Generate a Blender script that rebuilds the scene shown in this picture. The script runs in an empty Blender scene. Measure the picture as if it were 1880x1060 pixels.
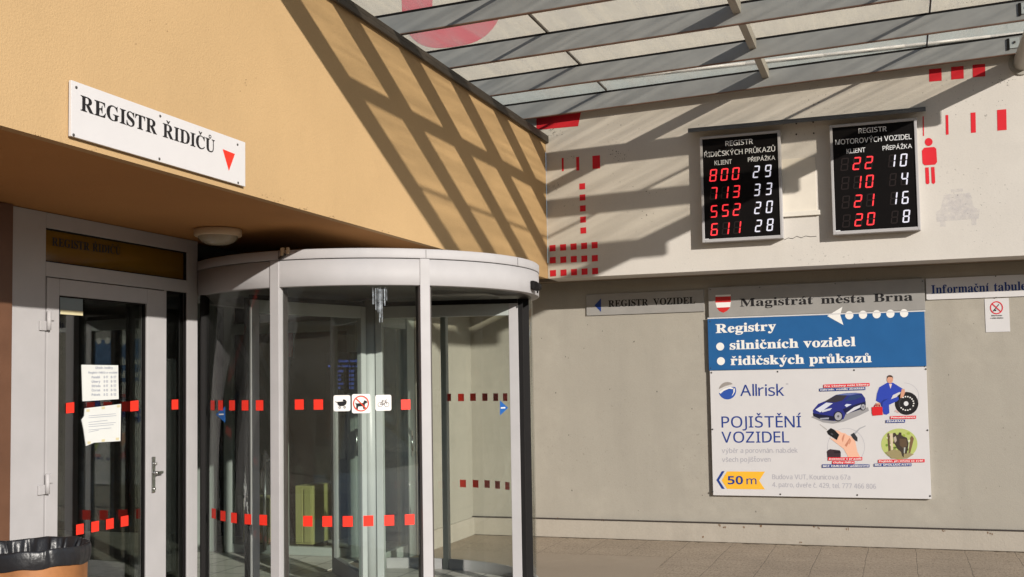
import bpy, bmesh, math, random, unicodedata
from mathutils import Vector, Matrix
random.seed(7)
SC = bpy.context.scene
COL = SC.collection
rad = math.radians

# ------------------------------------------------------------------ camera
FPX, CXP, CYP = 2024.64, 940.0, 582.55           # focal length and principal point, photo pixels
YAW, PITCH, ROLL = 0.33553, 0.05974, -0.01638
EYE = Vector((0, 0, 1.6))
def cam_axes():
    cy, sy, cp, sp = math.cos(YAW), math.sin(YAW), math.cos(PITCH), math.sin(PITCH)
    f = Vector((-sy*cp, cy*cp, sp)); r = Vector((cy, sy, 0)); u = r.cross(f)
    cr, sr = math.cos(ROLL), math.sin(ROLL)
    return r*cr + u*sr, u*cr - r*sr, f
CR, CU, CF = cam_axes()
cd = bpy.data.cameras.new('camera'); cam = bpy.data.objects.new('camera', cd); COL.objects.link(cam)
cam.matrix_world = Matrix(((CR.x, CU.x, -CF.x, EYE.x), (CR.y, CU.y, -CF.y, EYE.y), (CR.z, CU.z, -CF.z, EYE.z), (0, 0, 0, 1)))
cd.sensor_fit = 'HORIZONTAL'; cd.sensor_width = 36.0; cd.lens = FPX/1880*36
cd.shift_y = (CYP-530)/1880
cd.clip_start = 0.05; cd.clip_end = 1000
SC.camera = cam

# ------------------------------------------------------------------ light
LDIR = Vector((-1.0, 0.776, -0.415)).normalized()     # the way sunlight travels
SUN_EL = math.asin(-LDIR.z)
SUN_AZ = math.atan2(-LDIR.x, -LDIR.y)                 # compass angle from +Y towards +X
W = bpy.data.worlds.new('World'); SC.world = W; W.use_nodes = True
nt = W.node_tree; nt.nodes.clear()
sky = nt.nodes.new('ShaderNodeTexSky'); sky.sky_type = 'NISHITA'; sky.sun_disc = False
sky.sun_elevation = SUN_EL; sky.sun_rotation = SUN_AZ
sky.air_density = 1.0; sky.dust_density = 0.5; sky.ozone_density = 2.0
bg = nt.nodes.new('ShaderNodeBackground'); bg.inputs['Strength'].default_value = 0.105
wo = nt.nodes.new('ShaderNodeOutputWorld')
nt.links.new(sky.outputs[0], bg.inputs[0]); nt.links.new(bg.outputs[0], wo.inputs[0])
sl = bpy.data.lights.new('sun', 'SUN'); sl.energy = 4.8; sl.angle = rad(0.5); sl.color = (1.0, 0.945, 0.865)
so = bpy.data.objects.new('sun', sl); COL.objects.link(so)
so.rotation_euler = LDIR.to_track_quat('-Z', 'Y').to_euler(); so.location = (20, -15, 15)
SC.view_settings.view_transform = 'Standard'; SC.view_settings.look = 'None'
SC.view_settings.exposure = 0.12; SC.view_settings.gamma = 1.0
SC.render.engine = 'CYCLES'
SC.cycles.max_bounces = 12; SC.cycles.transparent_max_bounces = 32
SC.cycles.caustics_reflective = False; SC.cycles.caustics_refractive = False

# ------------------------------------------------------------------ materials
def lin(r, g, b):
    f = lambda c: (c/255/12.92) if c/255 <= 0.04045 else ((c/255+0.055)/1.055)**2.4
    return (f(r), f(g), f(b))
def newmat(name):
    m = bpy.data.materials.new(name); m.use_nodes = True
    n = m.node_tree.nodes; b = n['Principled BSDF']; return m, n, m.node_tree.links, b
def math_node(n, l, op, a, b=None, clamp=False):
    x = n.new('ShaderNodeMath'); x.operation = op; x.use_clamp = clamp
    for i, v in enumerate((a, b)):
        if v is None: continue
        if isinstance(v, (int, float)): x.inputs[i].default_value = v
        else: l.new(v, x.inputs[i])
    return x.outputs[0]
def noise(n, l, co, scale, detail=4, rough=0.55, sc=(1, 1, 1)):
    mp = n.new('ShaderNodeMapping'); mp.inputs['Scale'].default_value = sc; l.new(co, mp.inputs[0])
    t = n.new('ShaderNodeTexNoise'); t.inputs['Scale'].default_value = scale
    t.inputs['Detail'].default_value = detail; t.inputs['Roughness'].default_value = rough
    l.new(mp.outputs[0], t.inputs['Vector']); return t.outputs['Fac']
def ramp(n, l, fac, p0, p1, c0=(0, 0, 0), c1=(1, 1, 1)):
    r = n.new('ShaderNodeValToRGB'); e = r.color_ramp.elements
    e[0].position = p0; e[1].position = p1; e[0].color = (*c0, 1); e[1].color = (*c1, 1)
    l.new(fac, r.inputs[0]); return r.outputs[0]
def mixc(n, l, fac, a, b, mode='MIX'):
    x = n.new('ShaderNodeMix'); x.data_type = 'RGBA'; x.blend_type = mode
    for i, v in ((0, fac), (6, a), (7, b)):
        if isinstance(v, (int, float)): x.inputs[i].default_value = v
        elif isinstance(v, tuple): x.inputs[i].default_value = (*v, 1)
        else: l.new(v, x.inputs[i])
    return x.outputs[2]
def coords(n): return n.new('ShaderNodeNewGeometry').outputs['Position']

def plain(name, col, rough=0.5, metal=0.0, spec=0.5, var=0.06, bump=0.0, bscale=60, coat=0.0):
    m, n, l, b = newmat(name); co = coords(n)
    f = noise(n, l, co, 6, 5)
    c = mixc(n, l, f, tuple(x*(1-var*2) for x in col), tuple(min(1, x*(1+var*2)) for x in col))
    l.new(c, b.inputs['Base Color'])
    b.inputs['Roughness'].default_value = rough; b.inputs['Metallic'].default_value = metal
    b.inputs['Specular IOR Level'].default_value = spec; b.inputs['Coat Weight'].default_value = coat
    if bump:
        bp = n.new('ShaderNodeBump'); bp.inputs['Strength'].default_value = bump; bp.inputs['Distance'].default_value = 0.003
        l.new(noise(n, l, co, bscale, 3), bp.inputs['Height']); l.new(bp.outputs[0], b.inputs['Normal'])
    return m
def plaster(name, col, dirt=0.3, grain=90, bstr=0.5, speck=0.0, streak=0.0, dist=0.004, stain=0.0):
    m, n, l, b = newmat(name); co = coords(n)
    big = noise(n, l, co, 0.9, 6, 0.6); mid = noise(n, l, co, 7, 5, 0.6); fine = noise(n, l, co, grain, 3, 0.6)
    c = mixc(n, l, ramp(n, l, big, 0.3, 0.7), tuple(x*(1-0.25*dirt) for x in col), col)
    c = mixc(n, l, ramp(n, l, mid, 0.35, 0.7), tuple(x*(1-0.18*dirt) for x in col), c, 'MIX') if dirt > .5 else c
    c = mixc(n, l, math_node(n, l, 'MULTIPLY', ramp(n, l, fine, 0.35, 0.62), 0.16), c, tuple(min(1, x*1.18) for x in col))
    if streak:
        s = noise(n, l, co, 3.0, 6, 0.65, (1.0, 1.0, 0.12))
        c = mixc(n, l, math_node(n, l, 'MULTIPLY', ramp(n, l, s, 0.5, 0.78), streak), c, tuple(x*0.55 for x in col))
    if stain:
        s = noise(n, l, co, 1.7, 8, 0.7)
        c = mixc(n, l, math_node(n, l, 'MULTIPLY', ramp(n, l, s, 0.55, 0.75), stain), c, tuple(x*0.6 for x in col))
    if speck:
        a = noise(n, l, co, 45, 2, 0.5); bb = noise(n, l, co, 1.3, 3, 0.6)
        k = math_node(n, l, 'MULTIPLY', ramp(n, l, a, 0.66, 0.72), ramp(n, l, bb, 0.5, 0.68))
        c = mixc(n, l, math_node(n, l, 'MULTIPLY', k, speck), c, (0.05, 0.045, 0.04))
    l.new(c, b.inputs['Base Color']); b.inputs['Roughness'].default_value = 0.9
    b.inputs['Specular IOR Level'].default_value = 0.2
    h = math_node(n, l, 'ADD', math_node(n, l, 'MULTIPLY', noise(n, l, co, 14, 4), 0.45), fine)
    bp = n.new('ShaderNodeBump'); bp.inputs['Strength'].default_value = bstr; bp.inputs['Distance'].default_value = dist
    l.new(h, bp.inputs['Height']); l.new(bp.outputs[0], b.inputs['Normal'])
    return m
def glass(name, tint=(0.86, 0.92, 0.88), base=0.05, dust=0.03, dustcol=(0.5, 0.5, 0.46)):
    m, n, l, b = newmat(name); n.remove(b); co = coords(n)
    g = n.new('ShaderNodeNewGeometry'); d = n.new('ShaderNodeVectorMath'); d.operation = 'DOT_PRODUCT'
    l.new(g.outputs['Incoming'], d.inputs[0]); l.new(g.outputs['Normal'], d.inputs[1])
    x = math_node(n, l, 'SUBTRACT', 1.0, math_node(n, l, 'ABSOLUTE', d.outputs['Value']), True)
    fr = math_node(n, l, 'ADD', math_node(n, l, 'MULTIPLY', math_node(n, l, 'POWER', x, 5.0), 0.9), base, True)
    tr = n.new('ShaderNodeBsdfTransparent'); tr.inputs[0].default_value = (*tint, 1)
    gl = n.new('ShaderNodeBsdfGlossy'); gl.inputs['Roughness'].default_value = 0.0
    df = n.new('ShaderNodeBsdfDiffuse'); df.inputs[0].default_value = (*dustcol, 1)
    bp = n.new('ShaderNodeBump'); bp.inputs['Strength'].default_value = 0.012; bp.inputs['Distance'].default_value = 0.02
    l.new(noise(n, l, co, 1.6, 2), bp.inputs['Height']); l.new(bp.outputs[0], gl.inputs['Normal'])
    m0 = n.new('ShaderNodeMixShader'); m1 = n.new('ShaderNodeMixShader')
    dn = math_node(n, l, 'MULTIPLY', ramp(n, l, noise(n, l, co, 2.5, 8, 0.7, (1, 1, 0.35)), 0.35, 0.8), dust*2)
    l.new(dn, m0.inputs[0]); l.new(tr.outputs[0], m0.inputs[1]); l.new(df.outputs[0], m0.inputs[2])
    l.new(fr, m1.inputs[0]); l.new(m0.outputs[0], m1.inputs[1]); l.new(gl.outputs[0], m1.inputs[2])
    l.new(m1.outputs[0], n['Material Output'].inputs[0]); return m
def roof_glass(name):
    m, n, l, b = newmat(name); n.remove(b); co = coords(n)
    # grime left by running water: wavy streaks across the panes
    mp = n.new('ShaderNodeMapping'); mp.inputs['Rotation'].default_value = (0, 0, rad(5)); mp.inputs['Scale'].default_value = (3.6, 0.40, 1); l.new(co, mp.inputs[0])
    t = n.new('ShaderNodeTexNoise'); t.inputs['Scale'].default_value = 2.0; t.inputs['Detail'].default_value = 3; t.inputs['Distortion'].default_value = 0.5
    l.new(mp.outputs[0], t.inputs['Vector'])
    s = ramp(n, l, t.outputs['Fac'], 0.36, 0.68)
    fac = math_node(n, l, 'ADD', math_node(n, l, 'MULTIPLY', s, 0.22), 0.02)
    g = n.new('ShaderNodeNewGeometry'); d = n.new('ShaderNodeVectorMath'); d.operation = 'DOT_PRODUCT'
    l.new(g.outputs['Incoming'], d.inputs[0]); l.new(g.outputs['Normal'], d.inputs[1])
    x = math_node(n, l, 'SUBTRACT', 1.0, math_node(n, l, 'ABSOLUTE', d.outputs['Value']), True)
    fr = math_node(n, l, 'ADD', math_node(n, l, 'MULTIPLY', math_node(n, l, 'POWER', x, 5.0), 0.4), 0.025, True)
    tr = n.new('ShaderNodeBsdfTransparent'); tr.inputs[0].default_value = (0.972, 0.952, 0.900, 1)
    df = n.new('ShaderNodeBsdfTranslucent'); df.inputs[0].default_value = (0.85, 0.83, 0.78, 1)
    d2 = n.new('ShaderNodeBsdfDiffuse'); d2.inputs[0].default_value = (0.75, 0.73, 0.68, 1)
    gl = n.new('ShaderNodeBsdfGlossy'); gl.inputs['Roughness'].default_value = 0.05
    md = n.new('ShaderNodeMixShader'); md.inputs[0].default_value = 0.4
    l.new(df.outputs[0], md.inputs[1]); l.new(d2.outputs[0], md.inputs[2])
    mx = n.new('ShaderNodeMixShader'); l.new(fac, mx.inputs[0]); l.new(tr.outputs[0], mx.inputs[1]); l.new(md.outputs[0], mx.inputs[2])
    m2 = n.new('ShaderNodeMixShader'); l.new(fr, m2.inputs[0]); l.new(mx.outputs[0], m2.inputs[1]); l.new(gl.outputs[0], m2.inputs[2])
    l.new(m2.outputs[0], n['Material Output'].inputs[0]); return m
def emit(name, col, strength):
    m, n, l, b = newmat(name); b.inputs['Base Color'].default_value = (*[c*0.3 for c in col], 1)
    b.inputs['Emission Color'].default_value = (*col, 1); b.inputs['Emission Strength'].default_value = strength
    b.inputs['Roughness'].default_value = 0.6; return m
def flat(name, col, rough=0.55):
    return plain(name, col, rough, 0, 0.3, 0.02)
def faint(name, col, a):
    m, n, l, b = newmat(name); b.inputs['Base Color'].default_value = (*col, 1); b.inputs['Roughness'].default_value = 0.9
    co = coords(n)
    l.new(math_node(n, l, 'MULTIPLY', ramp(n, l, noise(n, l, co, 22, 5, 0.7), 0.3, 0.7), a), b.inputs['Alpha']); return m
def slabs(name):
    m, n, l, b = newmat(name); co = coords(n)
    mp = n.new('ShaderNodeMapping'); mp.inputs['Location'].default_value = (0.31, 0.05, 0)
    wv = n.new('ShaderNodeTexNoise'); wv.inputs['Scale'].default_value = 2.2; l.new(co, wv.inputs['Vector'])
    va = n.new('ShaderNodeVectorMath'); va.operation = 'MULTIPLY_ADD'; va.inputs[1].default_value = (0.03, 0.03, 0); l.new(wv.outputs['Color'], va.inputs[0]); l.new(co, va.inputs[2]); l.new(va.outputs[0], mp.inputs[0])
    br = n.new('ShaderNodeTexBrick'); br.offset = 0.0; br.inputs['Scale'].default_value = 1.0
    br.inputs['Brick Width'].default_value = 0.42; br.inputs['Row Height'].default_value = 0.42
    br.inputs['Mortar Size'].default_value = 0.004; br.inputs['Mortar Smooth'].default_value = 0.3
    br.inputs['Color1'].default_value = (0.385, 0.31, 0.235, 1); br.inputs['Color2'].default_value = (0.335, 0.268, 0.20, 1)
    br.inputs['Mortar'].default_value = (0.13, 0.11, 0.09, 1); l.new(mp.outputs[0], br.inputs['Vector'])
    peb = noise(n, l, co, 75, 3, 0.7); big = noise(n, l, co, 1.4, 6, 0.65)
    c = mixc(n, l, ramp(n, l, peb, 0.35, 0.68), br.outputs['Color'], (0.46, 0.38, 0.29))
    c = mixc(n, l, math_node(n, l, 'MULTIPLY', ramp(n, l, noise(n, l, co, 110, 2), 0.55, 0.7), 0.7), c, (0.10, 0.085, 0.07))
    pm = noise(n, l, co, 40, 3, 0.7, (1, 0.5, 1))
    c = mixc(n, l, math_node(n, l, 'MULTIPLY', ramp(n, l, pm, 0.46, 0.60), 0.8), c, (0.46, 0.375, 0.285))
    c = mixc(n, l, math_node(n, l, 'MULTIPLY', ramp(n, l, noise(n, l, co, 52, 3, 0.7, (1, 0.45, 1)), 0.52, 0.66), 0.6), c, (0.13, 0.10, 0.072))
    c = mixc(n, l, math_node(n, l, 'MULTIPLY', br.outputs['Fac'], ramp(n, l, noise(n, l, co, 3.5, 4, 0.7), 0.35, 0.6, (0.1, 0.1, 0.1), (0.6, 0.6, 0.6))), c, (0.12, 0.10, 0.08))
    c = mixc(n, l, ramp(n, l, big, 0.3, 0.75), c, mixc(n, l, 0.35, c, (0.12, 0.10, 0.08)))
    l.new(c, b.inputs['Base Color']); b.inputs['Roughness'].default_value = 0.9; b.inputs['Specular IOR Level'].default_value = 0.2
    bp = n.new('ShaderNodeBump'); bp.inputs['Strength'].default_value = 0.6; bp.inputs['Distance'].default_value = 0.006
    l.new(math_node(n, l, 'SUBTRACT', peb, br.outputs['Fac']), bp.inputs['Height']); l.new(bp.outputs[0], b.inputs['Normal'])
    return m
def tiles(name, c1, c2, w):
    m, n, l, b = newmat(name); co = coords(n)
    br = n.new('ShaderNodeTexBrick'); br.offset = 0.0; br.inputs['Scale'].default_value = 1.0
    br.inputs['Brick Width'].default_value = w; br.inputs['Row Height'].default_value = w; br.inputs['Mortar Size'].default_value = 0.006
    br.inputs['Color1'].default_value = (*c1, 1); br.inputs['Color2'].default_value = (*c2, 1); br.inputs['Mortar'].default_value = (0.1, 0.1, 0.1, 1)
    l.new(co, br.inputs['Vector']); l.new(br.outputs['Color'], b.inputs['Base Color']); b.inputs['Roughness'].default_value = 0.4; return m

M = {
 'yellow': plaster('ochre plaster', (0.505, 0.338, 0.172), 0.45, 100, 0.5, 0.0, 0.10, 0.005, 0.05),
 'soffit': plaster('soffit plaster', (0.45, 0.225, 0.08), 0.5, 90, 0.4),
 'white': plaster('off-white render', (0.615, 0.575, 0.525), 0.45, 70, 0.25, 0.75, 0.10, 0.003, 0.14),
 'grey': plaster('grey-beige render', (0.40, 0.367, 0.312), 0.85, 130, 0.35, 0.3, 0.20, 0.004, 0.10),
 'plinth': plaster('concrete plinth', (0.43, 0.385, 0.325), 0.7, 60, 0.5, 0.4, 0.25, 0.004, 0.3),
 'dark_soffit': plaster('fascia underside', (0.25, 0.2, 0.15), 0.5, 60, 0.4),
 'alu': plain('white powder-coated aluminium', (0.41, 0.395, 0.398), 0.6, 0, 0.35, 0.05, 0.08, 30),
 'alu_grey': plain('grey green aluminium', (0.36, 0.39, 0.37), 0.4, 0, 0.5, 0.04),
 'steel': plain('brushed steel', (0.55, 0.55, 0.54), 0.28, 1.0, 0.5, 0.05),
 'black': plain('black rubber', (0.010, 0.009, 0.009), 0.7, 0, 0.15, 0.1),
 'dark': plain('dark anodised metal', (0.045, 0.036, 0.032), 0.45, 0, 0.4, 0.1),
 'coping': plain('weathered sheet metal', (0.055, 0.045, 0.036), 0.55, 0.2, 0.4, 0.2, 0.2, 20),
 'hood': plain('grey sheet metal', (0.13, 0.135, 0.14), 0.5, 0.2, 0.4, 0.25, 0.2, 25),
 'beam': plain('grey painted steel', (0.285, 0.295, 0.305), 0.5, 0, 0.4, 0.08, 0.1, 25),
 'beam_edge': plain('shaded beam underside', (0.20, 0.12, 0.09), 0.6, 0, 0.3, 0.15),  # brown of the beam's shaded underside, put into its colour
 'purlin': plain('beige grey steel', (0.36, 0.335, 0.29), 0.5, 0, 0.4, 0.08),
 'flashing': plain('zinc flashing', (0.42, 0.46, 0.475), 0.5, 0.1, 0.4, 0.1),
 'brown': plain('brown cladding', (0.125, 0.058, 0.032), 0.5, 0, 0.4, 0.15, 0.1, 40),
 'roof_glass': roof_glass('grimy roof glass'),
 'glass': glass('door glass', (0.52, 0.54, 0.51), 0.14, 0.003),
 'curved_glass': glass('curved glass', (0.952, 0.970, 0.955), 0.036, 0.004),
 'dark_glass': glass('tinted glass', (0.35, 0.36, 0.34), 0.07, 0.008),
 'red_film': flat('red film', (0.83, 0.035, 0.018), 0.5),
 'red_paint': flat('red wall paint', (0.62, 0.018, 0.030), 0.8),
 'emblem_red': flat('hazed red wall paint', (0.56, 0.13, 0.17), 0.8),  # pinker than the wall red: haze of the roof glass mixed in
 'sign_white': plain('white sign sheet', (0.615, 0.595, 0.595), 0.35, 0, 0.5, 0.02),
 'sign_grey': plain('silver grey sign sheet', (0.295, 0.282, 0.266), 0.35, 0.0, 0.5, 0.08),
 'sign_blue': plain('blue sign sheet', (0.017, 0.105, 0.285), 0.35, 0, 0.5, 0.06),
 'ink': flat('black ink', (0.012, 0.011, 0.012)),
 'blue_ink': flat('blue ink', (0.012, 0.04, 0.20)),
 'cobalt': flat('cobalt blue', (0.015, 0.12, 0.42)),
 'wing_ink': flat('violet blue film', (0.10, 0.16, 0.75)),
 'white_ink': flat('white film', (0.78, 0.76, 0.73)),
 'grey_ink': flat('pale grey ink', (0.42, 0.41, 0.43)),
 'screw': plain('screw head', (0.10, 0.095, 0.09), 0.4, 0.6),
 'paper': plain('paper', (0.66, 0.67, 0.65), 0.8, 0, 0.2, 0.03),
 'paper_ink': flat('grey print', (0.28, 0.30, 0.38)),
 'yellow_strip': flat('cream yellow strip', (0.62, 0.55, 0.34)),
 'paper_blue': flat('blue grey film', (0.20, 0.24, 0.25)),
 'led_red': emit('lit red diodes', (1.0, 0.035, 0.045), 0.95),
 'led_white': emit('lit white diodes', (0.86, 0.84, 0.95), 0.62),
 'led_blue': emit('lit blue diodes', (0.12, 0.20, 0.85), 0.6),
 'led_off': flat('unlit diodes', (0.012, 0.006, 0.0055)),
 'screen': plain('black screen', (0.006, 0.005, 0.005), 0.5, 0, 0.08, 0.05),
 'led_text': flat('grey screen lettering', (0.70, 0.70, 0.71)),
 'lamp_rim': plain('cream plastic', (0.55, 0.42, 0.27), 0.4, 0, 0.5, 0.04),
 'lamp_glass': plain('frosted lamp glass', (0.34, 0.30, 0.22), 0.12, 0, 0.6, 0.05),
 'bag': plain('black bag film', (0.014, 0.014, 0.016), 0.36, 0, 0.45, 0.1, 0.6, 55),
 'bin': plain('scuffed orange bin', (0.30, 0.125, 0.045), 0.55, 0, 0.3, 0.4, 0.15, 30),
 'int_floor': tiles('interior floor tiles', (0.60, 0.58, 0.53), (0.54, 0.52, 0.47), 0.33),
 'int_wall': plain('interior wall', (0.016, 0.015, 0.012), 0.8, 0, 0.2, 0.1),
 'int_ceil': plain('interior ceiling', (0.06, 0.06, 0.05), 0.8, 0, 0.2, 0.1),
 'mat_black': plain('door mat', (0.02, 0.02, 0.02), 0.9, 0, 0.1, 0.2, 0.5, 150),
 'block': plain('pale yellow cabinet', (0.34, 0.32, 0.13), 0.5, 0, 0.4, 0.06),
 'amber': plain('amber painted soffit reflection', (0.165, 0.088, 0.008), 0.08, 0, 0.5, 0.08),  # the soffit's brown reflection painted as the pane's own colour
 'scuff': plain('ochre scuff', (0.26, 0.17, 0.09), 0.9, 0, 0.1),
 'rust': plain('rust stain', (0.20, 0.12, 0.07), 0.9, 0, 0.1),
 'dirt': plain('dirt', (0.15, 0.12, 0.085), 0.95, 0, 0.1, 0.2),
 'mould': plain('mould', (0.14, 0.13, 0.115), 0.9, 0, 0.1),
 'stain': faint('dried white streak', (0.62, 0.68, 0.74), 0.5),
 'car_ghost': faint('faded violet paint', (0.44, 0.42, 0.51), 0.26),
 'slabs': slabs('pebble slabs'),
 'patch': plaster('smooth concrete', (0.39, 0.32, 0.245), 0.7, 70, 0.4, 0.0, 0.0, 0.003, 0.3),
 'duct': plain('white plastic duct', (0.70, 0.65, 0.57), 0.5),
 'plate': plain('painted cover plate', (0.70, 0.64, 0.55), 0.6),
 'facade': plaster('street facade', (0.22, 0.20, 0.17), 0.6, 40, 0.5),
 'bark': plain('bark', (0.09, 0.065, 0.045), 0.9, 0, 0.2, 0.2, 0.5, 20),
 'leaf': plain('leaves', (0.06, 0.085, 0.03), 0.7, 0, 0.3, 0.3),
}
def pic(name, r, g, b): return flat(name, lin(r, g, b))

# ------------------------------------------------------------------ helpers
def at(x, y, ax, val):
    """photo pixel -> the point where its sight line meets the plane coord[ax] = val"""
    d = CF + CR*((x-CXP)/FPX) - CU*((y-CYP)/FPX)
    t = (val-EYE[ax])/d[ax]
    return EYE + d*t
class MB:
    def __init__(s): s.bm = bmesh.new(); s.mats = []
    def mi(s, m):
        if m not in s.mats: s.mats.append(m)
        return s.mats.index(m)
    def poly(s, pts, m):
        vs = [s.bm.verts.new(p) for p in pts]; f = s.bm.faces.new(vs); f.material_index = s.mi(m); return f
    def box(s, x0, x1, y0, y1, z0, z1, m, bev=0.0, zf=None):
        t = bmesh.new(); bmesh.ops.create_cube(t, size=1)
        for v in t.verts:
            v.co = Vector(((x0+x1)/2+v.co.x*(x1-x0), (y0+y1)/2+v.co.y*(y1-y0), (z0+z1)/2+v.co.z*(z1-z0)))
        if bev: bmesh.ops.bevel(t, geom=t.edges[:], offset=bev, segments=2, profile=0.6, affect='EDGES')
        if zf:
            for v in t.verts: v.co.z += zf(v.co.x)
        s.add(t, m)
    def obox(s, c, ux, uy, sx, sy, z0, z1, m, bev=0.0):
        t = bmesh.new(); bmesh.ops.create_cube(t, size=1)
        for v in t.verts: v.co = Vector((v.co.x*sx, v.co.y*sy, (z0+z1)/2+v.co.z*(z1-z0)))
        if bev: bmesh.ops.bevel(t, geom=t.edges[:], offset=bev, segments=2, profile=0.6, affect='EDGES')
        for v in t.verts:
            a = v.co.copy(); v.co = Vector((c[0]+ux[0]*a.x+uy[0]*a.y, c[1]+ux[1]*a.x+uy[1]*a.y, a.z))
        s.add(t, m)
    def cyl(s, p0, p1, r0, r1, m, seg=24, cap=True):
        p0, p1 = Vector(p0), Vector(p1); d = p1-p0
        t = bmesh.new(); bmesh.ops.create_cone(t, cap_ends=cap, segments=seg, radius1=r0, radius2=r1, depth=d.length)
        q = d.to_track_quat('Z', 'Y')
        for v in t.verts: v.co = q @ v.co + (p0+p1)/2
        for f in t.faces: f.smooth = len(f.verts) == 4
        s.add(t, m)
    def lathe(s, c, prof, m, seg=48, a0=0, a1=2*math.pi, wob=None):
        full = abs(a1-a0-2*math.pi) < 1e-6; n = seg if full else seg+1
        rows = []
        for k, (r, z) in enumerate(prof):
            row = []
            for i in range(n):
                a = a0+(a1-a0)*i/seg; rr, zz = (r, z) if wob is None else wob(k, a, r, z)
                row.append(s.bm.verts.new((c[0]+rr*math.cos(a), c[1]+rr*math.sin(a), zz)))
            rows.append(row)
        for k in range(len(rows)-1):
            for i in range(seg):
                j = (i+1) % n
                try: f = s.bm.faces.new((rows[k][i], rows[k][j], rows[k+1][j], rows[k+1][i]))
                except ValueError: continue
                f.material_index = s.mi(m); f.smooth = True
    def add(s, t, m):
        i = s.mi(m); mp = {}
        for v in t.verts: mp[v] = s.bm.verts.new(v.co)
        for f in t.faces:
            g = s.bm.faces.new([mp[v] for v in f.verts]); g.material_index = i; g.smooth = f.smooth
        t.free()
    def build(s, name, parent=None, recalc=True, base=None):
        if recalc: bmesh.ops.recalc_face_normals(s.bm, faces=s.bm.faces[:])
        me = bpy.data.meshes.new(name)
        o = bpy.data.objects.new(name, me); COL.objects.link(o)
        off = Vector((0, 0, 0))
        if parent is not None:
            o.parent = parent; q = parent
            while q is not None: off += q.location; q = q.parent
        elif base is not None:
            o.location = base; off = Vector(base)
        bmesh.ops.translate(s.bm, verts=s.bm.verts[:], vec=-off)
        s.bm.to_mesh(me); s.bm.free()
        for m in s.mats: me.materials.append(m)
        return o
def thing(name, label, cat, loc, group=None):
    o = bpy.data.objects.new(name, None); COL.objects.link(o); o.location = loc; o.empty_display_size = 0.1
    return tag(o, label, cat, group)
def tag(o, label, cat, group=None):
    o['label'] = label; o['category'] = cat
    if group: o['group'] = group
    return o
def struct(o): o['kind'] = 'structure'; return o

# ---- lettering: outlines of the built-in font, its bold serif letters for the serif signs
GL = {}
def load_glyphs():
    """one text object per style, its letters set far apart and cut at the gaps"""
    def uni(style, ch):
        up, lo, dg = {'serif': (0x1D400, 0x1D41A, 0x1D7CE), 'sans': (0x1D5A0, 0x1D5BA, 0x1D7E2), 'bold': (0x1D5D4, 0x1D5EE, 0x1D7EC)}[style]
        if 'A' <= ch <= 'Z': return chr(up+ord(ch)-65)
        if 'a' <= ch <= 'z': return chr(lo+ord(ch)-97)
        if '0' <= ch <= '9': return chr(dg+ord(ch)-48)
        return ch
    sets = {'serif': ('serif', 'BCDEGHILMORSTUVZabcefgilmnorstu', 0.006), 'heavy': ('serif', 'HRacdeghiklnoprstuvyz', 0.014),
            'bold': ('bold', '-.0123578ABCDEGHIKLMNOPRSTUVYZabcdeghijklmnoprstuvyz', 0.0), 'sans': ('sans', ',.0246789ABDEHIJKLNOPSTUVZabcdehijklmnoprstuvy®', 0.004), 'semi': ('sans', 'ACDEGHIKLMNOPRSTUVYZ', 0.007)}
    obs = []
    for k, (style, chars, off) in sets.items():
        c = bpy.data.curves.new('glyphs', 'FONT'); c.body = (' '*9).join(uni(style, ch) for ch in chars); c.offset = off; c.resolution_u = 3
        o = bpy.data.objects.new('glyphs', c); COL.objects.link(o); obs.append((k, chars, o))
    dg = bpy.context.evaluated_depsgraph_get()
    for k, chars, o in obs:
        me = o.evaluated_get(dg).to_mesh()
        V = [(v.co.x, v.co.y) for v in me.vertices]; F = [tuple(q.vertices) for q in me.polygons]
        order = sorted(range(len(V)), key=lambda i: V[i][0]); cid = [0]*len(V); n = 0
        for i0, i1 in zip(order, order[1:]):
            if V[i1][0]-V[i0][0] > 0.9: n += 1
            cid[i1] = n
        if n+1 != len(chars): print('glyph cut mismatch', k, n+1, len(chars))
        for g in range(n+1):
            ids = [i for i in range(len(V)) if cid[i] == g]; mp = {i: j for j, i in enumerate(ids)}
            GL[(k, chars[g])] = ([V[i] for i in ids], [tuple(mp[i] for i in f) for f in F if cid[f[0]] == g])
        o.evaluated_get(dg).to_mesh_clear()
    for k, chars, o in obs:
        c = o.data; bpy.data.objects.remove(o); bpy.data.curves.remove(c)
load_glyphs()
def bbox(vs): xs = [v[0] for v in vs]; ys = [v[1] for v in vs]; return min(xs), max(xs), min(ys), max(ys)
CAPH = {k: bbox(GL[(k, 'H')][0])[3] for k in ('serif', 'sans', 'bold', 'heavy', 'semi')}
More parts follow.
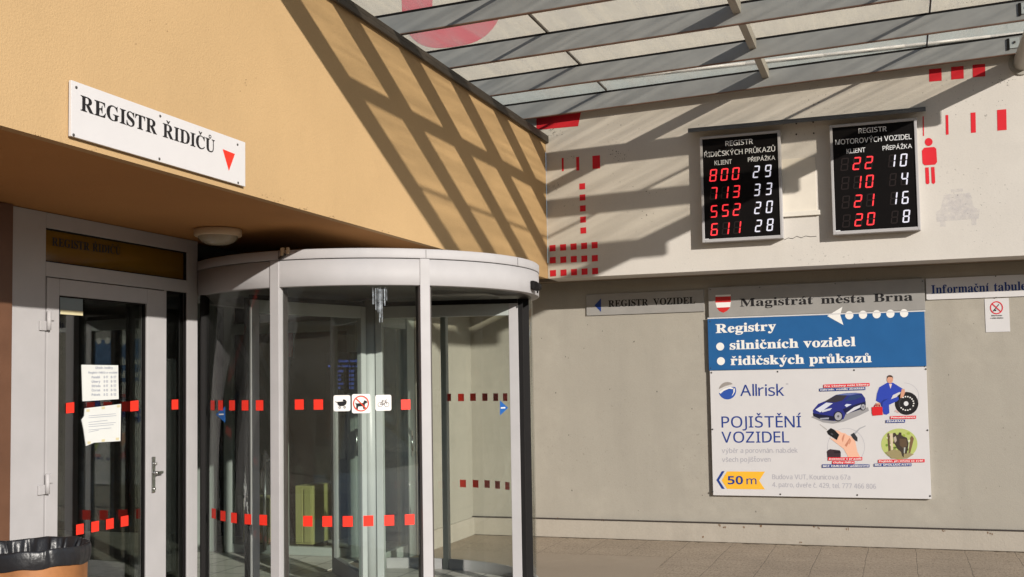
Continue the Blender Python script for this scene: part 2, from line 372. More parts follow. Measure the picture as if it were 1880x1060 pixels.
def layout(s, font, space=0.28, gap=None):
    gap = {'serif': 0.035, 'heavy': 0.02, 'sans': 0.085, 'bold': 0.07, 'semi': 0.075}[font] if gap is None else gap
    x = 0.0; vs, fs = [], []
    for ch in s:
        if ch == ' ': x += space; continue
        marks = []
        key = (font, ch)
        dec = unicodedata.normalize('NFD', ch)
        if len(dec) > 1: key = (font, dec[0]); marks = dec[1:]
        if key not in GL: x += space; continue
        V, Fc = GL[key]
        if marks and key[1] == 'i':          # drop the dot under an acute
            keep = [i for i, v in enumerate(V) if v[1] < 0.72*CAPH[font]]
            ks = set(keep); mp = {a: b for b, a in enumerate(keep)}
            Fc = [tuple(mp[i] for i in f) for f in Fc if all(i in ks for i in f)]; V = [V[i] for i in keep]
        if ch == 'J' and font == 'sans': x -= 0.10
        x0, x1, y0, y1 = bbox(V); n0 = len(vs)
        vs += [(v[0]-x0+x, v[1]) for v in V]; fs += [tuple(i+n0 for i in f) for f in Fc]
        cx = x+(x1-x0)/2; yt = y1+0.03
        for mk in marks:
            n1 = len(vs)
            if mk == '\u030c':
                p = [(-.13, .16), (-.05, .16), (0, .09), (.05, .16), (.13, .16), (.03, 0), (-.03, 0)]
                vs += [(cx+a, yt+b) for a, b in p]; fs += [(n1, n1+1, n1+2, n1+6), (n1+2, n1+3, n1+4, n1+5), (n1+2, n1+5, n1+6)]
            elif mk == '\u0301':
                vs += [(cx-.05, yt), (cx+.01, yt), (cx+.14, yt+.17), (cx+.03, yt+.17)]; fs.append((n1, n1+1, n1+2, n1+3))
            elif mk == '\u030a':
                for i in range(14):
                    a = 2*math.pi*i/14
                    vs += [(cx+.10*math.cos(a), yt+.09+.10*math.sin(a)), (cx+.052*math.cos(a), yt+.09+.052*math.sin(a))]
                for i in range(14):
                    j = (i+1) % 14; fs.append((n1+2*i, n1+2*j, n1+2*j+1, n1+2*i+1))
        x += (x1-x0)+gap
    return vs, fs, x-gap
def put_text(mb, s, font, P0, P1, cap, m, space=0.28, gap=None, up=Vector((0, 0, 1))):
    vs, fs, w = layout(s, font, space, gap)
    u = (P1-P0)/w; v = up*(cap/CAPH[font]); i = mb.mi(m)
    bv = [mb.bm.verts.new(P0+u*a+v*b) for a, b in vs]
    for f in fs:
        try: g = mb.bm.faces.new([bv[k] for k in f]); g.material_index = i
        except ValueError: pass
def text_px(mb, s, font, a, b, cap, plane, m, lift=0.0, space=0.28, gap=None):
    """lettering whose baseline runs between two photo pixels on a plane of the scene"""
    ax, val = plane; val2 = val + (-lift if ax == 1 else lift)
    P0, P1 = at(*a, ax, val), at(*b, ax, val); T = at(a[0], a[1]-cap, ax, val)
    P0[ax] = P1[ax] = val2
    put_text(mb, s, font, P0, P1, (T-P0).z, m, space, gap)
def letter(parent, s, font, a, b, cap, plane, m, lift=0.001, space=0.28, gap=None):
    q = MB(); text_px(q, s, font, a, b, cap, plane, m, lift, space, gap); return q.build('lettering', parent)
def poly_px(mb, pts, plane, m, lift=0.0):
    ax, val = plane; out = []
    for p in pts:
        q = at(*p, ax, val); q[ax] = val + (-lift if ax == 1 else lift); out.append(q)
    return mb.poly(out, m)
def ell(cx, cy, rx, ry, n=24, a0=0, a1=360): return [(cx+rx*math.cos(rad(a0+(a1-a0)*i/n)), cy+ry*math.sin(rad(a0+(a1-a0)*i/n))) for i in range(n)]
def ring_px(mb, cx, cy, rx, ry, t, f, plane, m, lift, n=28, a0=0, a1=360):
    for i in range(n):
        a, b = rad(a0+(a1-a0)*i/n), rad(a0+(a1-a0)*(i+1)/n)
        poly_px(mb, [f(cx+(rx+k)*math.cos(q), cy+(ry+k)*math.sin(q)) for q, k in ((a, t/2), (b, t/2), (b, -t/2), (a, -t/2))], plane, m, lift)
def line_px(mb, a, b, w, f, plane, m, lift):
    dx, dy = b[0]-a[0], b[1]-a[1]; L = math.hypot(dx, dy); nx, ny = -dy/L*w/2, dx/L*w/2
    poly_px(mb, [f(a[0]+nx, a[1]+ny), f(b[0]+nx, b[1]+ny), f(b[0]-nx, b[1]-ny), f(a[0]-nx, a[1]-ny)], plane, m, lift)
ident = lambda x, y: (x, y)

# main planes of the place
XY, XD = -3.283, -4.65            # face of the yellow overhang, plane of the recessed entrance
DW, DL = 10.53, 11.05             # white fascia, grey wall under it
ZS = 2.64                         # height of both soffits
WR, LR, YL, DR = (1, DW), (1, DL), (0, XY), (0, XD)

# ------------------------------------------------------------------ ground
g = MB(); g.poly([(-80, -80, 0), (80, -80, 0), (80, 80, 0), (-80, 80, 0)], M['slabs']); struct(g.build('pavement'))
g = MB(); g.poly([(-4.3, 9.86, 0.004), (-2.03, 9.99, 0.004), (-1.92, 8.2, 0.004), (-1.9, 6.0, 0.004), (-4.6, 6.0, 0.004)], M['patch']); struct(g.build('concrete_path'))

# ------------------------------------------------------------------ office building (white fascia, grey wall)
B = thing('office_building', 'office building with white red-dotted upper band overhanging a grey rendered wall', 'building', (0, 11.0, 0))
b = MB(); b.box(-4.33, 9, DL, DL+0.4, 0, ZS, M['grey']); b.build('wall', B)
b = MB(); b.box(-4.53, -4.33, 9.60, DL+0.4, 0, ZS, M['grey']); o = b.build('side_wall', B)
b = MB()
b.box(-4.328, 9, DL-0.028, DL-0.001, 0, 0.185, M['plinth'], 0.006); b.box(-4.329, -4.302, 9.62, DL-0.028, 0, 0.185, M['plinth'], 0.006)
b.box(-4.328, 9, DL-0.036, DL-0.003, 0.186, 0.196, M['dark']); b.build('plinth', B)
b = MB(); b.box(XY+0.002, 9, DW, DW+0.35, ZS, 9.0, M['white']); b.box(-9, XY+0.002, DW, DW+0.35, 4.0, 9.0, M['white']); b.build('upper_wall', B)
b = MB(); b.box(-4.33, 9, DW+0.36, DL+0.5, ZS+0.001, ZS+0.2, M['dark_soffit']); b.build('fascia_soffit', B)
b = MB(); b.box(-5.2, 9, DW-0.02, DW-0.001, 4.42, 4.71, M['flashing'], 0.004)
for k in range(11): b.cyl((-4.13+0.715*k, DW-0.02, 4.60), (-2.70+0.715*k, DW-0.035, 4.60), 0.017, 0.014, M['sign_white'], 10)
b.build('flashing', B)
def painted(name, pts, mat='red_paint', lift=0.002):
    q = MB(); poly_px(q, pts, WR, M[mat], lift); return q.build(name, B)
def sq(cx, cy, w, h, sl=-0.09): return [(cx-w/2, cy-h/2-sl*w/2), (cx+w/2, cy-h/2+sl*w/2), (cx+w/2+h*.02, cy+h/2+sl*w/2), (cx-w/2+h*.02, cy+h/2-sl*w/2)]
for cx, cy in ((1069, 342.5), (1069.5, 363), (1070, 383), (1070.5, 403.5), (1071, 423.5)): painted('painted_square', sq(cx, cy, 10.5, 11))
for r, (y0, y1) in enumerate(((456, 450.5), (478, 474.5), (502, 498))):
    for k in range(5): painted('painted_square', sq(1014.5+19.3*k+r*0.4, y0+(y1-y0)*k/4, 11, 11.5))
for cx, cy, w, h in ((1033, 302.5, 3.5, 24), (1060.5, 301, 5.5, 25), (1094.5, 298, 14, 24), (1694.8, 232, 2, 36), (1738.5, 229.5, 5, 36), (1786.5, 225.5, 9, 37), (1839, 220.5, 17, 38)):
    painted('painted_bar', sq(cx, cy, w, h))
for cx, cy in ((1717, 138), (1757.5, 134), (1797, 130)): painted('painted_square', sq(cx, cy, 23, 23))
painted('painted_panel', [(985, 239), (1061.5, 232), (1068, 200), (985, 205)])
q = MB()
poly_px(q, ell(1705, 261, 7.2, 7.4), WR, M['red_paint'], 0.002)
poly_px(q, [(1697, 271.5), (1715, 270), (1719, 273.5), (1720.5, 298), (1717, 302.5), (1698, 304), (1693.8, 300.5), (1692.5, 277)], WR, M['red_paint'], 0.002)
poly_px(q, [(1698.5, 308), (1705, 307.5), (1706.5, 336), (1704.5, 338.5), (1701.5, 338.5), (1699.5, 336.5)], WR, M['red_paint'], 0.002)
poly_px(q, [(1709.3, 307.2), (1715.6, 306.7), (1717.2, 335), (1715.2, 337.8), (1712.6, 337.8), (1710.6, 336)], WR, M['red_paint'], 0.002)
q.build('painted_person', B)
q = MB()
CG = lambda x, y: (1250+x*0.3351, 100+y*0.3351)
for pts in ([(1440, 770), (1585, 758), (1605, 835), (1638, 850), (1632, 900), (1402, 918), (1398, 865), (1425, 845)], [(1420, 917), (1450, 915), (1450, 945), (1422, 945)], [(1590, 903), (1620, 900), (1618, 935), (1592, 937)], [(1480, 740), (1545, 735), (1545, 752), (1480, 757)]):
    poly_px(q, [CG(*p) for p in pts], WR, M['car_ghost'], 0.002)
q.build('painted_car', B)
# red ring-shaped emblem painted high on the wall, seen through the glass roof
q = MB(); N = 48
ou = [(-4.28+0.58*math.copysign(abs(math.cos(2*math.pi*i/N))**0.75, math.cos(2*math.pi*i/N)), 5.72+0.60*math.copysign(abs(math.sin(2*math.pi*i/N))**0.75, math.sin(2*math.pi*i/N))) for i in range(N)]
inn = [(-4.27+0.235*math.cos(2*math.pi*i/N), 5.60+0.27*math.sin(2*math.pi*i/N)) for i in range(N)]
for i in range(N):
    j = (i+1) % N; q.poly([(ou[i][0], DW-0.002, ou[i][1]), (ou[j][0], DW-0.002, ou[j][1]), (inn[j][0], DW-0.002, inn[j][1]), (inn[i][0], DW-0.002, inn[i][1])], M['emblem_red'])
q.build('painted_emblem', B)
# hairline crack and old screw holes between the boards
q = MB(); pts = [(1440, 441), (1447, 437), (1455, 438.5), (1463, 434), (1471, 437), (1479, 433.5), (1488, 435), (1499, 434)]
for a, c in zip(pts, pts[1:]): line_px(q, a, c, 0.9, ident, WR, M['dark'], 0.002)
q.build('crack', B)
q = MB()
for p in ((1462, 227), (1493, 224.5), (1462, 247), (1494, 245)): poly_px(q, ell(*p, 1.6, 1.8, 10), WR, M['dark'], 0.002)
q.build('screw_hole', B)
q = MB(); A = at(1439, 292, 1, DW); Z = at(1500, 392, 1, DW); q.box(A.x-0.05, Z.x, DW-0.006, DW-0.001, Z.z, at(1500, 288, 1, DW).z, M['plate'], 0.002); q.build('cover_plate', B)

rs = random.Random(21); q = MB()
for cx, cy, rx, ry, n in ((1135, 283, 20, 14, 46), (1016, 243, 14, 9, 34), (1052, 290, 12, 10, 10), (1020, 340, 14, 10, 12), (1180, 395, 30, 14, 8), (1200, 350, 40, 20, 8), (1846, 150, 16, 12, 22), (1836, 190, 10, 8, 6), (1810, 212, 8, 6, 5), (1290, 236, 10, 6, 8)):
    for k in range(n):
        x, y, w = rs.gauss(cx, rx*.5), rs.gauss(cy, ry*.5), rs.uniform(0.35, 1.1)
        if x > 1008: poly_px(q, [(x+w*rs.uniform(.5, 1.1)*math.cos(t), y+w*rs.uniform(.5, 1.2)*math.sin(t)) for t in (0, 1.2, 2.5, 3.8, 5.1)], WR, M['mould'], 0.0015)
o = q.build('mould_spots', B); o['kind'] = 'stuff'
q = MB()
for x0, y0 in ((1021, 951.5), (1106, 954), (1322, 964), (1330, 968), (1366, 967), (1397, 965.5), (1495, 967), (1503, 969), (1556, 971), (1732, 974), (1815, 977), (1820, 980), (1471, 995), (1290, 985)):
    for k in range(3):
        x, y, w, h = x0+rs.uniform(-3, 3), y0+rs.uniform(-1, 2), rs.uniform(0.5, 1.4), rs.uniform(0.8, 2.6); poly_px(q, [(x-w, y), (x-w*.3, y-h), (x+w, y-h*.4), (x+w*.6, y+h)], (1, DL-0.029), M['rust'], 0.001+k*2e-4)
q.build('rust_spots', B)['kind'] = 'stuff'
q = MB()
for k in range(46):
    x, y = rs.uniform(990, 1870), rs.uniform(590, 945); w = rs.uniform(0.4, 1.2); t0 = rs.uniform(0, 3)
    if not (1290 < x < 1720 and y < 925): poly_px(q, [(x+w*rs.uniform(.6, 1.3)*math.cos(t0+t), y+1.6*w*rs.uniform(.6, 1.2)*math.sin(t0+t)) for t in (0, 1.3, 2.6, 3.9, 5.2)], LR, M['mould'], 0.0015)
q.build('scuff_marks', B)['kind'] = 'stuff'
q = MB(); x = -4.30; up_, lo_ = [], []
while x < 3: up_.append((x, DL-0.0285)); lo_.append((x, DL-0.03-abs(rs.gauss(0.012, 0.022)))); x += rs.uniform(0.02, 0.07)
for k in range(len(up_)-1): q.poly([(*lo_[k], 0.0045), (*lo_[k+1], 0.0045), (*up_[k+1], 0.0045), (*up_[k], 0.0045)], M['dirt'])
q.build('dirt_line', B)
# ------------------------------------------------------------------ yellow annex with the recessed entrance
A_ = thing('yellow_annex', 'yellow plastered annex overhanging a recessed glass entrance', 'building', (XD, 4.0, 0))
b = MB(); b.box(XY-0.05, XY, 0.5, DW-0.001, ZS, 4.05, M['yellow']); b.build('fascia_wall', A_)
q = MB()
for cx, cy, rx, n in ((490, 361, 10, 9), (512, 368, 10, 6), (560, 384, 6, 8), (62, 248, 8, 8), (112, 262, 8, 7), (170, 276, 8, 6), (610, 399, 6, 5), (700, 425, 8, 6), (300, 60, 90, 8), (420, 160, 60, 6)):
    for k in range(n):
        x, y, w = rs.gauss(cx, rx*.6), rs.gauss(cy, rx*.25), rs.uniform(0.35, 0.9)
        if y < 231+0.277*x: poly_px(q, [(x+w*1.4*math.cos(t), y+w*math.sin(t)) for t in (0, 1.2, 2.5, 3.8, 5.1)], YL, M['scuff'], 0.0015)
q.build('scuff_marks', A_)['kind'] = 'stuff'
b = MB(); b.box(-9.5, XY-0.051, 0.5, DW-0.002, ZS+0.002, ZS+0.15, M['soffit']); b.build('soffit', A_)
b = MB(); b.box(-9.5, XY-0.051, 0.5, DW-0.002, 3.85, 3.95, M['coping']); b.build('roof', A_)
b = MB(); b.box(XY-0.34, XY+0.035, 0.47, DW-0.003, 4.051, 4.085, M['coping'], 0.004); b.box(XY+0.012, XY+0.036, 0.47, DW-0.003, 4.015, 4.050, M['coping'], 0.002); b.build('coping', A_)
b = MB()
y = 0.5
while y < 4.84:
    y1 = min(y+0.145, 4.866); b.box(XD-0.10, XD+0.03, y, y1-0.006, 0, ZS, M['brown'], 0.004); y = y1
b.box(XD-0.3, XD-0.101, 0.5, 4.866, 0, ZS, M['dark']); b.build('side_cladding', A_)
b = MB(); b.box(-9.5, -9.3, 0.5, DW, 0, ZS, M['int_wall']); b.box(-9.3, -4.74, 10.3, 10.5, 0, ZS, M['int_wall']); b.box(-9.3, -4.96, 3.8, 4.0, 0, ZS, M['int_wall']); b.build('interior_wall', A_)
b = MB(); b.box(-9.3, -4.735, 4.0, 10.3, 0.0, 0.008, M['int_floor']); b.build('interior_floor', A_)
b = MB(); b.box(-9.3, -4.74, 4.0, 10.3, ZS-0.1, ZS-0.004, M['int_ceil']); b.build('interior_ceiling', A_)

# ------------------------------------------------------------------ hinged entrance door with transom and sidelight
E_ = thing('entrance_door', 'white framed hinged glass door with transom and narrow sidelight', 'door', (XD, 5.7, 0))
b = MB(); F0, F1 = XD-0.07, XD
b.box(F0, F1, 4.87, 5.128, 0, ZS-0.002, M['alu'], 0.003)
b.box(F0, F1, 6.482, 6.60, 0, ZS-0.002, M['alu'], 0.003)
b.box(F0, F1, 5.129, 6.481, 2.548, ZS-0.002, M['alu'], 0.003)
b.box(F0, F1, 5.129, 6.481, 2.264, 2.350, M['alu'], 0.003)
b.box(F0, F1, 6.222, 6.250, 0, 2.263, M['alu'], 0.003)
b.box(F0, F1, 6.251, 6.481, 0, 0.10, M['alu'], 0.003)
b.build('frame', E_)
b = MB(); b.box(XD-0.04, XD-0.03, 5.129, 6.481, 2.351, 2.547, M['amber']); tp = b.build('transom_pane', E_)
b = MB()
for y0, y1, z0, z1 in ((5.129, 6.481, 2.350, 2.548), (6.2505, 6.4815, 0.10, 2.2635)):
    for a in ((y0, y1, z0, z0+0.007), (y0, y1, z1-0.007, z1), (y0, y0+0.007, z0+0.007, z1-0.007), (y1-0.007, y1, z0+0.007, z1-0.007)): b.box(XD-0.028, XD-0.010, *a, M['black'])
b.build('gasket', E_)
b = MB(); text_px(b, 'REGISTR ŘIDIČŮ', 'serif', (95, 451), (221, 468), 15, (0, XD-0.03), M['ink'], 0.002, 0.35); b.build('lettering', tp)
b = MB(); b.box(XD-0.045, XD-0.035, 6.251, 6.481, 0.10, 2.263, M['dark_glass']); sp = b.build('sidelight_pane', E_)
def marker(px, py, w, h, plane, parent, sl=0.0):
    q = MB(); poly_px(q, [(px-w/2, py-h/2-sl), (px+w/2, py-h/2+sl), (px+w/2, py+h/2+sl), (px-w/2, py+h/2-sl)], plane, M['red_film'], 0.003); return q.build('marker_square', parent)
b = MB(); L0, L1 = XD-0.062, XD+0.004
y0, y1, g0, g1, gt = 5.136, 6.218, 5.236, 6.040, 2.160
b.box(L0, L1, y0, g0, 0.02, 2.258, M['alu'], 0.004); b.box(L0, L1, g1, y1, 0.02, 2.258, M['alu'], 0.004)
b.box(L0, L1, g0, g1, gt, 2.258, M['alu'], 0.004); b.box(L0, L1, g0, g1, 0.02, 0.16, M['alu'], 0.004)
for a, c in ((g0, g0+0.008), (g1-0.008, g1)): b.box(XD-0.03, XD-0.008, a, c, 0.16, gt, M['black'])
b.box(XD-0.03, XD-0.008, g0, g1, gt-0.008, gt, M['black'])
leaf = b.build('door_leaf', E_)
b = MB(); b.box(XD-0.03, XD-0.02, g0+0.004, g1-0.004, 0.16, gt-0.004, M['glass']); dp = b.build('glass_pane', leaf)
DG = (0, XD-0.02)
for p in ((128, 749), (246, 745.5)): marker(*p, 15, 19, DG, dp, -0.8)
for p in ((146, 972), (174, 967), (201, 962), (228, 957)): marker(*p, 14, 19, DG, dp, -1.3)
marker(320.5, 743, 12, 18, (0, XD-0.035), sp, -0.3)
for z in (2.005, 1.065, 0.15):
    b = MB(); b.cyl((XD+0.022, 5.132, z-0.055), (XD+0.022, 5.132, z+0.055), 0.013, 0.013, M['alu'], 14)
    b.box(XD+0.004, XD+0.016, 5.133, 5.185, z+0.002, z+0.058, M['alu'], 0.003); b.box(XD+0.001, XD+0.013, 5.075, 5.131, z-0.058, z-0.003, M['alu'], 0.003); b.build('hinge', leaf)
b = MB(); b.box(XD+0.004, XD+0.012, 6.105-0.017, 6.105+0.017, 0.92, 1.155, M['steel'], 0.003)
b.cyl((XD+0.012, 6.105, 1.11), (XD+0.032, 6.105, 1.11), 0.009, 0.009, M['steel'], 12)
b.cyl((XD+0.012, 6.105, 1.05), (XD+0.045, 6.105, 1.05), 0.012, 0.012, M['steel'], 12); b.box(XD+0.030, XD+0.045, 6.097, 6.165, 1.04, 1.06, M['steel'], 0.005)
b.cyl((XD+0.012, 6.105, 0.945), (XD+0.022, 6.105, 0.945), 0.010, 0.009, M['steel'], 12); b.build('handle', leaf)
# papers on the door glass
def paper(name, label, cat, pts, lift=0.004, mat='paper'):
    q = MB(); P = []
    for p in pts:
        v = at(*p, 0, XD-0.02); P.append(v)
    n = len(P); f = [Vector((XD-0.02+lift, v.y, v.z)) for v in P]; k = [Vector((XD-0.02+0.001, v.y, v.z)) for v in P]
    q.poly(f, M[mat]); q.poly(k, M[mat])
    for i in range(n): j = (i+1) % n; q.poly([f[i], f[j], k[j], k[i]], M[mat])
    c = sum(P, Vector())/n
    r = thing(name, label, cat, (XD-0.019, c.y, min(v.z for v in P)))
    q.build('sheet', r); return r
r = paper('paper_notice', 'white opening hours sheet with grey lines on the hinged door glass', 'notice', [(149, 670), (216, 671), (217, 733), (151, 737)])
q = MB(); DP = (0, XD-0.02)
text_px(q, 'Úřední hodiny', 'bold', (174, 677.5), (206, 677.5), 4, DP, M['paper_ink'], 0.0055)
text_px(q, 'Registr řidičů a vozidel', 'bold', (161, 686), (214, 686), 3.6, DP, M['paper_ink'], 0.0055)
for k, (d, h) in enumerate((('Pondělí', '8-17'), ('Úterý', '8-13'), ('Středa', '8-17'), ('Čtvrtek', '8-13'), ('Pátek', '8-12'))):
    y = 695+k*8; text_px(q, d, 'bold', (167, y), (183, y-0.2), 4.2, DP, M['paper_ink'], 0.0055)
    text_px(q, h, 'bold', (189, y-0.3), (197, y-0.4), 4.2, DP, M['paper_ink'], 0.0055); text_px(q, h, 'bold', (202, y-0.4), (212, y-0.5), 4.2, DP, M['paper_ink'], 0.0055)
q.build('printing', r)
r = paper('paper_notice', 'white torn-edged letter taped lowest on the hinged door glass', 'notice', [(155, 750), (221, 742), (220, 810), (172, 813), (157, 819), (153, 790), (149, 771), (154, 764)], 0.005)
q = MB()
for k, (a, c) in enumerate(((161, 211), (161, 212), (161, 196), (161, 211), (161, 207), (161, 203), (161, 180))):
    yy = 763+[0, 3.5, 12, 16, 20, 26, 30][k]; poly_px(q, [(a, yy+0.5), (c, yy-3.5), (c, yy-2.8), (a, yy+1.2)], DP, M['paper_ink'], 0.0065)
q.build('printing', r)
q = MB()
for p in ((160, 754), (216, 746), (214, 806), (162, 813), (188, 749), (188, 809)): poly_px(q, [(p[0]-3, p[1]-2), (p[0]+3, p[1]-2.5), (p[0]+3, p[1]+2), (p[0]-3, p[1]+2.5)], DP, M['yellow_strip'], 0.0068)
q.build('tape', r)
r = paper('opening_notice', 'blue-grey card with cream bottom strip in the top corner of the hinged door', 'notice', [(109.5, 544), (151, 549), (151, 580), (109.5, 577)], 0.004, 'paper_blue')
q = MB(); poly_px(q, [(109.5, 569), (151, 572), (151, 580), (109.5, 577)], DP, M['yellow_strip'], 0.0055); q.build('strip', r)

# ------------------------------------------------------------------ revolving door
DC = (-3.818, 7.611); RB = 1.309; RG = 1.275; ZB0, ZB1, ZB2 = 2.252, 2.425, 2.495
D_ = thing('revolving_door', 'round white revolving door with curved glass and red marker squares', 'revolving door', (DC[0], DC[1], 0))
b = MB(); b.lathe(DC, [(RB-0.06, ZB0), (RB-0.004, ZB0), (RB, ZB0+0.004), (RB, ZB1), (RB-0.01, ZB1+0.001)], M['alu'], 120); b.build('canopy_band', D_)
b = MB(); b.lathe(DC, [(RB-0.02, ZB1+0.006), (RB+0.003, ZB1+0.006), (RB+0.004, ZB1+0.010), (RB+0.004, ZB2-0.006), (RB-0.004, ZB2), (0.05, ZB2+0.01)], M['alu'], 120); b.build('top_trim', D_)
b = MB()
for a in (rad(-46.6), rad(-10), rad(-89.8)): b.obox((DC[0]+math.cos(a)*(RB+0.0045), DC[1]+math.sin(a)*(RB+0.0045)), (math.cos(a), math.sin(a)), (-math.sin(a), math.cos(a)), 0.002, 0.003, ZB1+0.01, ZB2-0.006, M['dark'])
b.build('trim_seam', D_)
b = MB(); b.lathe(DC, [(0.02, ZB0+0.02), (RB-0.30, ZB0+0.02), (RB-0.30, ZB0+0.002), (RB-0.059, ZB0+0.002)], M['dark'], 96); b.build('drum_ceiling', D_)
for a in (rad(-47.0), rad(-91.2)):
    b = MB(); ur = (math.cos(a), math.sin(a)); ut = (-math.sin(a), math.cos(a))
    b.obox((DC[0]+ur[0]*(RB-0.022), DC[1]+ur[1]*(RB-0.022)), ur, ut, 0.055, 0.068, 0, ZB1+0.004, M['alu'], 0.004)
    b.obox((DC[0]+ur[0]*(RB-0.085), DC[1]+ur[1]*(RB-0.085)), ur, ut, 0.07, 0.050, 0, ZB0, M['dark'], 0.002); b.build('post', D_)
for a in (rad(86), rad(112)):
    b = MB(); ur = (math.cos(a), math.sin(a)); ut = (-math.sin(a), math.cos(a))
    b.obox((DC[0]+ur[0]*(RB-0.03), DC[1]+ur[1]*(RB-0.03)), ur, ut, 0.055, 0.05, 0, ZB0, M['alu_grey'], 0.004); b.build('post', D_)
b = MB(); a = rad(-45.2); ur = (math.cos(a), math.sin(a)); ut = (-math.sin(a), math.cos(a))
b.obox((DC[0]+ur[0]*1.235, DC[1]+ur[1]*1.235), ur, ut, 0.09, 0.03, 0, ZB0, M['dark'], 0.003); b.build('jamb', D_)
b = MB(); a = rad(26.5); ur = (math.cos(a), math.sin(a)); ut = (-math.sin(a), math.cos(a))
b.obox((DC[0]+ur[0]*1.195, DC[1]+ur[1]*1.195), ur, ut, 0.085, 0.07, 0, ZB0, M['black'], 0.004); b.build('jamb', D_)
b = MB(); a = rad(-127); ur = (math.cos(a), math.sin(a)); ut = (-math.sin(a), math.cos(a))
b.obox((DC[0]+ur[0]*1.275, DC[1]+ur[1]*1.275), ur, ut, 0.06, 0.03, 0, ZB0, M['black'], 0.003); b.build('jamb', D_)
panes = []
for a0, a1 in ((-126.5, -92.8), (-89.7, -48.6), (27.8, 84.4), (87.6, 110.5)):
    b = MB(); b.lathe(DC, [(RG, 0.10), (RG, ZB0-0.001), (RG-0.01, ZB0-0.001), (RG-0.01, 0.10), (RG, 0.10)], M['curved_glass'], 40, rad(a0), rad(a1)); pn = b.build('curved_pane', D_); panes.append(pn)
    b = MB(); b.lathe(DC, [(RG+0.012, 0.0), (RG+0.012, 0.099), (RG-0.022, 0.099), (RG-0.022, 0.0)], M['alu'], 40, rad(a0), rad(a1)); b.build('base_rail', D_)
def drum_hit(x, y, r, far=False):
    d = CF + CR*((x-CXP)/FPX) - CU*((y-CYP)/FPX); ox, oy = EYE.x-DC[0], EYE.y-DC[1]
    a = d.x*d.x+d.y*d.y; bb = 2*(d.x*ox+d.y*oy); c = ox*ox+oy*oy-r*r; disc = max(0, bb*bb-4*a*c)
    t = (-bb+(1 if far else -1)*math.sqrt(disc))/(2*a); P = EYE+d*t
    return math.atan2(P.y-DC[1], P.x-DC[0]), P.z
def drum_pt(a, z, r): return Vector((DC[0]+r*math.cos(a), DC[1]+r*math.sin(a), z))
def drum_square(px, py, w, h, parent, far=False):
    a, z = drum_hit(px, py, RG, far); q = MB(); r = RG+0.003; i = q.mi(M['red_film']); cols = []
    for k in range(4):
        t = a+(k/3-0.5)*w/RG; cols.append((q.bm.verts.new(drum_pt(t, z-h/2, r)), q.bm.verts.new(drum_pt(t, z+h/2, r))))
    for k in range(3): f = q.bm.faces.new((cols[k][0], cols[k+1][0], cols[k+1][1], cols[k][1])); f.material_index = i
    return q.build('marker_square', parent)
for x in (391, 405.5, 426.5, 450.4, 477): drum_square(x, 744.5, 0.062, 0.068, panes[0])
for x in (549.8, 584.7, 744.8): drum_square(x, 743, 0.062, 0.066, panes[1])
for x, y in ((393, 943), (410, 947.5), (430, 951), (455.7, 953.5), (483.7, 955)): drum_square(x, y, 0.062, 0.068, panes[0])
for x, y in ((565.3, 957), (601, 957.5), (638.5, 957.5), (676.3, 956.5), (714.5, 955.5), (752, 954)): drum_square(x, y, 0.064, 0.068, panes[1])
for x, y in ((822, 730), (846, 730), (868, 729.5), (889.8, 729.5), (909.6, 729.5), (927, 729.5), (849.6, 888), (872.8, 888.5), (893.9, 889), (913, 890.5), (931, 892.5)): drum_square(x, y, 0.062, 0.064, panes[2], True)
# dried white streaks running down the glass
q = MB(); rs = random.Random(3)
for k in range(15):
    x = rs.uniform(676, 711); w = rs.uniform(0.6, 2.2); y0 = 527+rs.uniform(0, 6); y1 = y0+rs.uniform(14, 46)*(1.4 if 690 < x < 706 else 0.9)
    a0, z0 = drum_hit(x-w/2, y0, RG); a1, _ = drum_hit(x+w/2, y0, RG); _, z1 = drum_hit(x, y1, RG)
    q.poly([drum_pt(a0, z1, RG+0.002+k*1e-4), drum_pt(a1, z1, RG+0.002+k*1e-4), drum_pt(a1, z0, RG+0.002+k*1e-4), drum_pt(a0, z0, RG+0.002+k*1e-4)], M['stain'])
q.build('stain', panes[1])
# centre shaft and three wings
b = MB(); b.cyl((DC[0], DC[1], 0), (DC[0], DC[1], ZB0), 0.05, 0.05, M['alu_grey'], 24); b.build('shaft', D_)
def wing(deg):
    a = rad(deg); ur = (math.cos(a), math.sin(a)); ut = (-math.sin(a), math.cos(a))
    def seg(q, r0, r1, z0, z1, t, m, bev=0.003):
        rc = (r0+r1)/2; q.obox((DC[0]+ur[0]*rc, DC[1]+ur[1]*rc), ur, ut, r1-r0, t, z0, z1, M[m], bev)
    q = MB()
    seg(q, 0.055, 0.105, 0.02, 2.20, 0.045, 'alu_grey'); seg(q, 1.085, 1.155, 0.02, 2.20, 0.045, 'alu')
    seg(q, 0.106, 1.084, 2.11, 2.20, 0.045, 'alu_grey'); seg(q, 0.106, 1.084, 0.02, 0.15, 0.045, 'alu')
    w = q.build('wing', D_)
    q = MB(); seg(q, 0.106, 1.084, 0.15, 2.11, 0.010, 'curved_glass', 0); q.build('glass_pane', w)
    q = MB(); seg(q, 1.156, 1.19, 0.02, 2.21, 0.02, 'black'); seg(q, 0.06, 1.15, 2.201, 2.235, 0.02, 'black'); q.build('brush_seal', w)
    return w
b = MB(); b.box(-4.42, -4.33, 9.42, 9.585, 0, ZB0, M['alu_grey'], 0.004); b.box(-4.40, -4.34, 8.83, 8.87, 0, ZB0, M['alu_grey'], 0.004)
b.box(-4.40, -4.34, 8.871, 9.419, 2.12, ZB0, M['alu_grey'], 0.004); b.box(-4.40, -4.34, 8.871, 9.419, 0, 0.12, M['alu_grey'], 0.004)
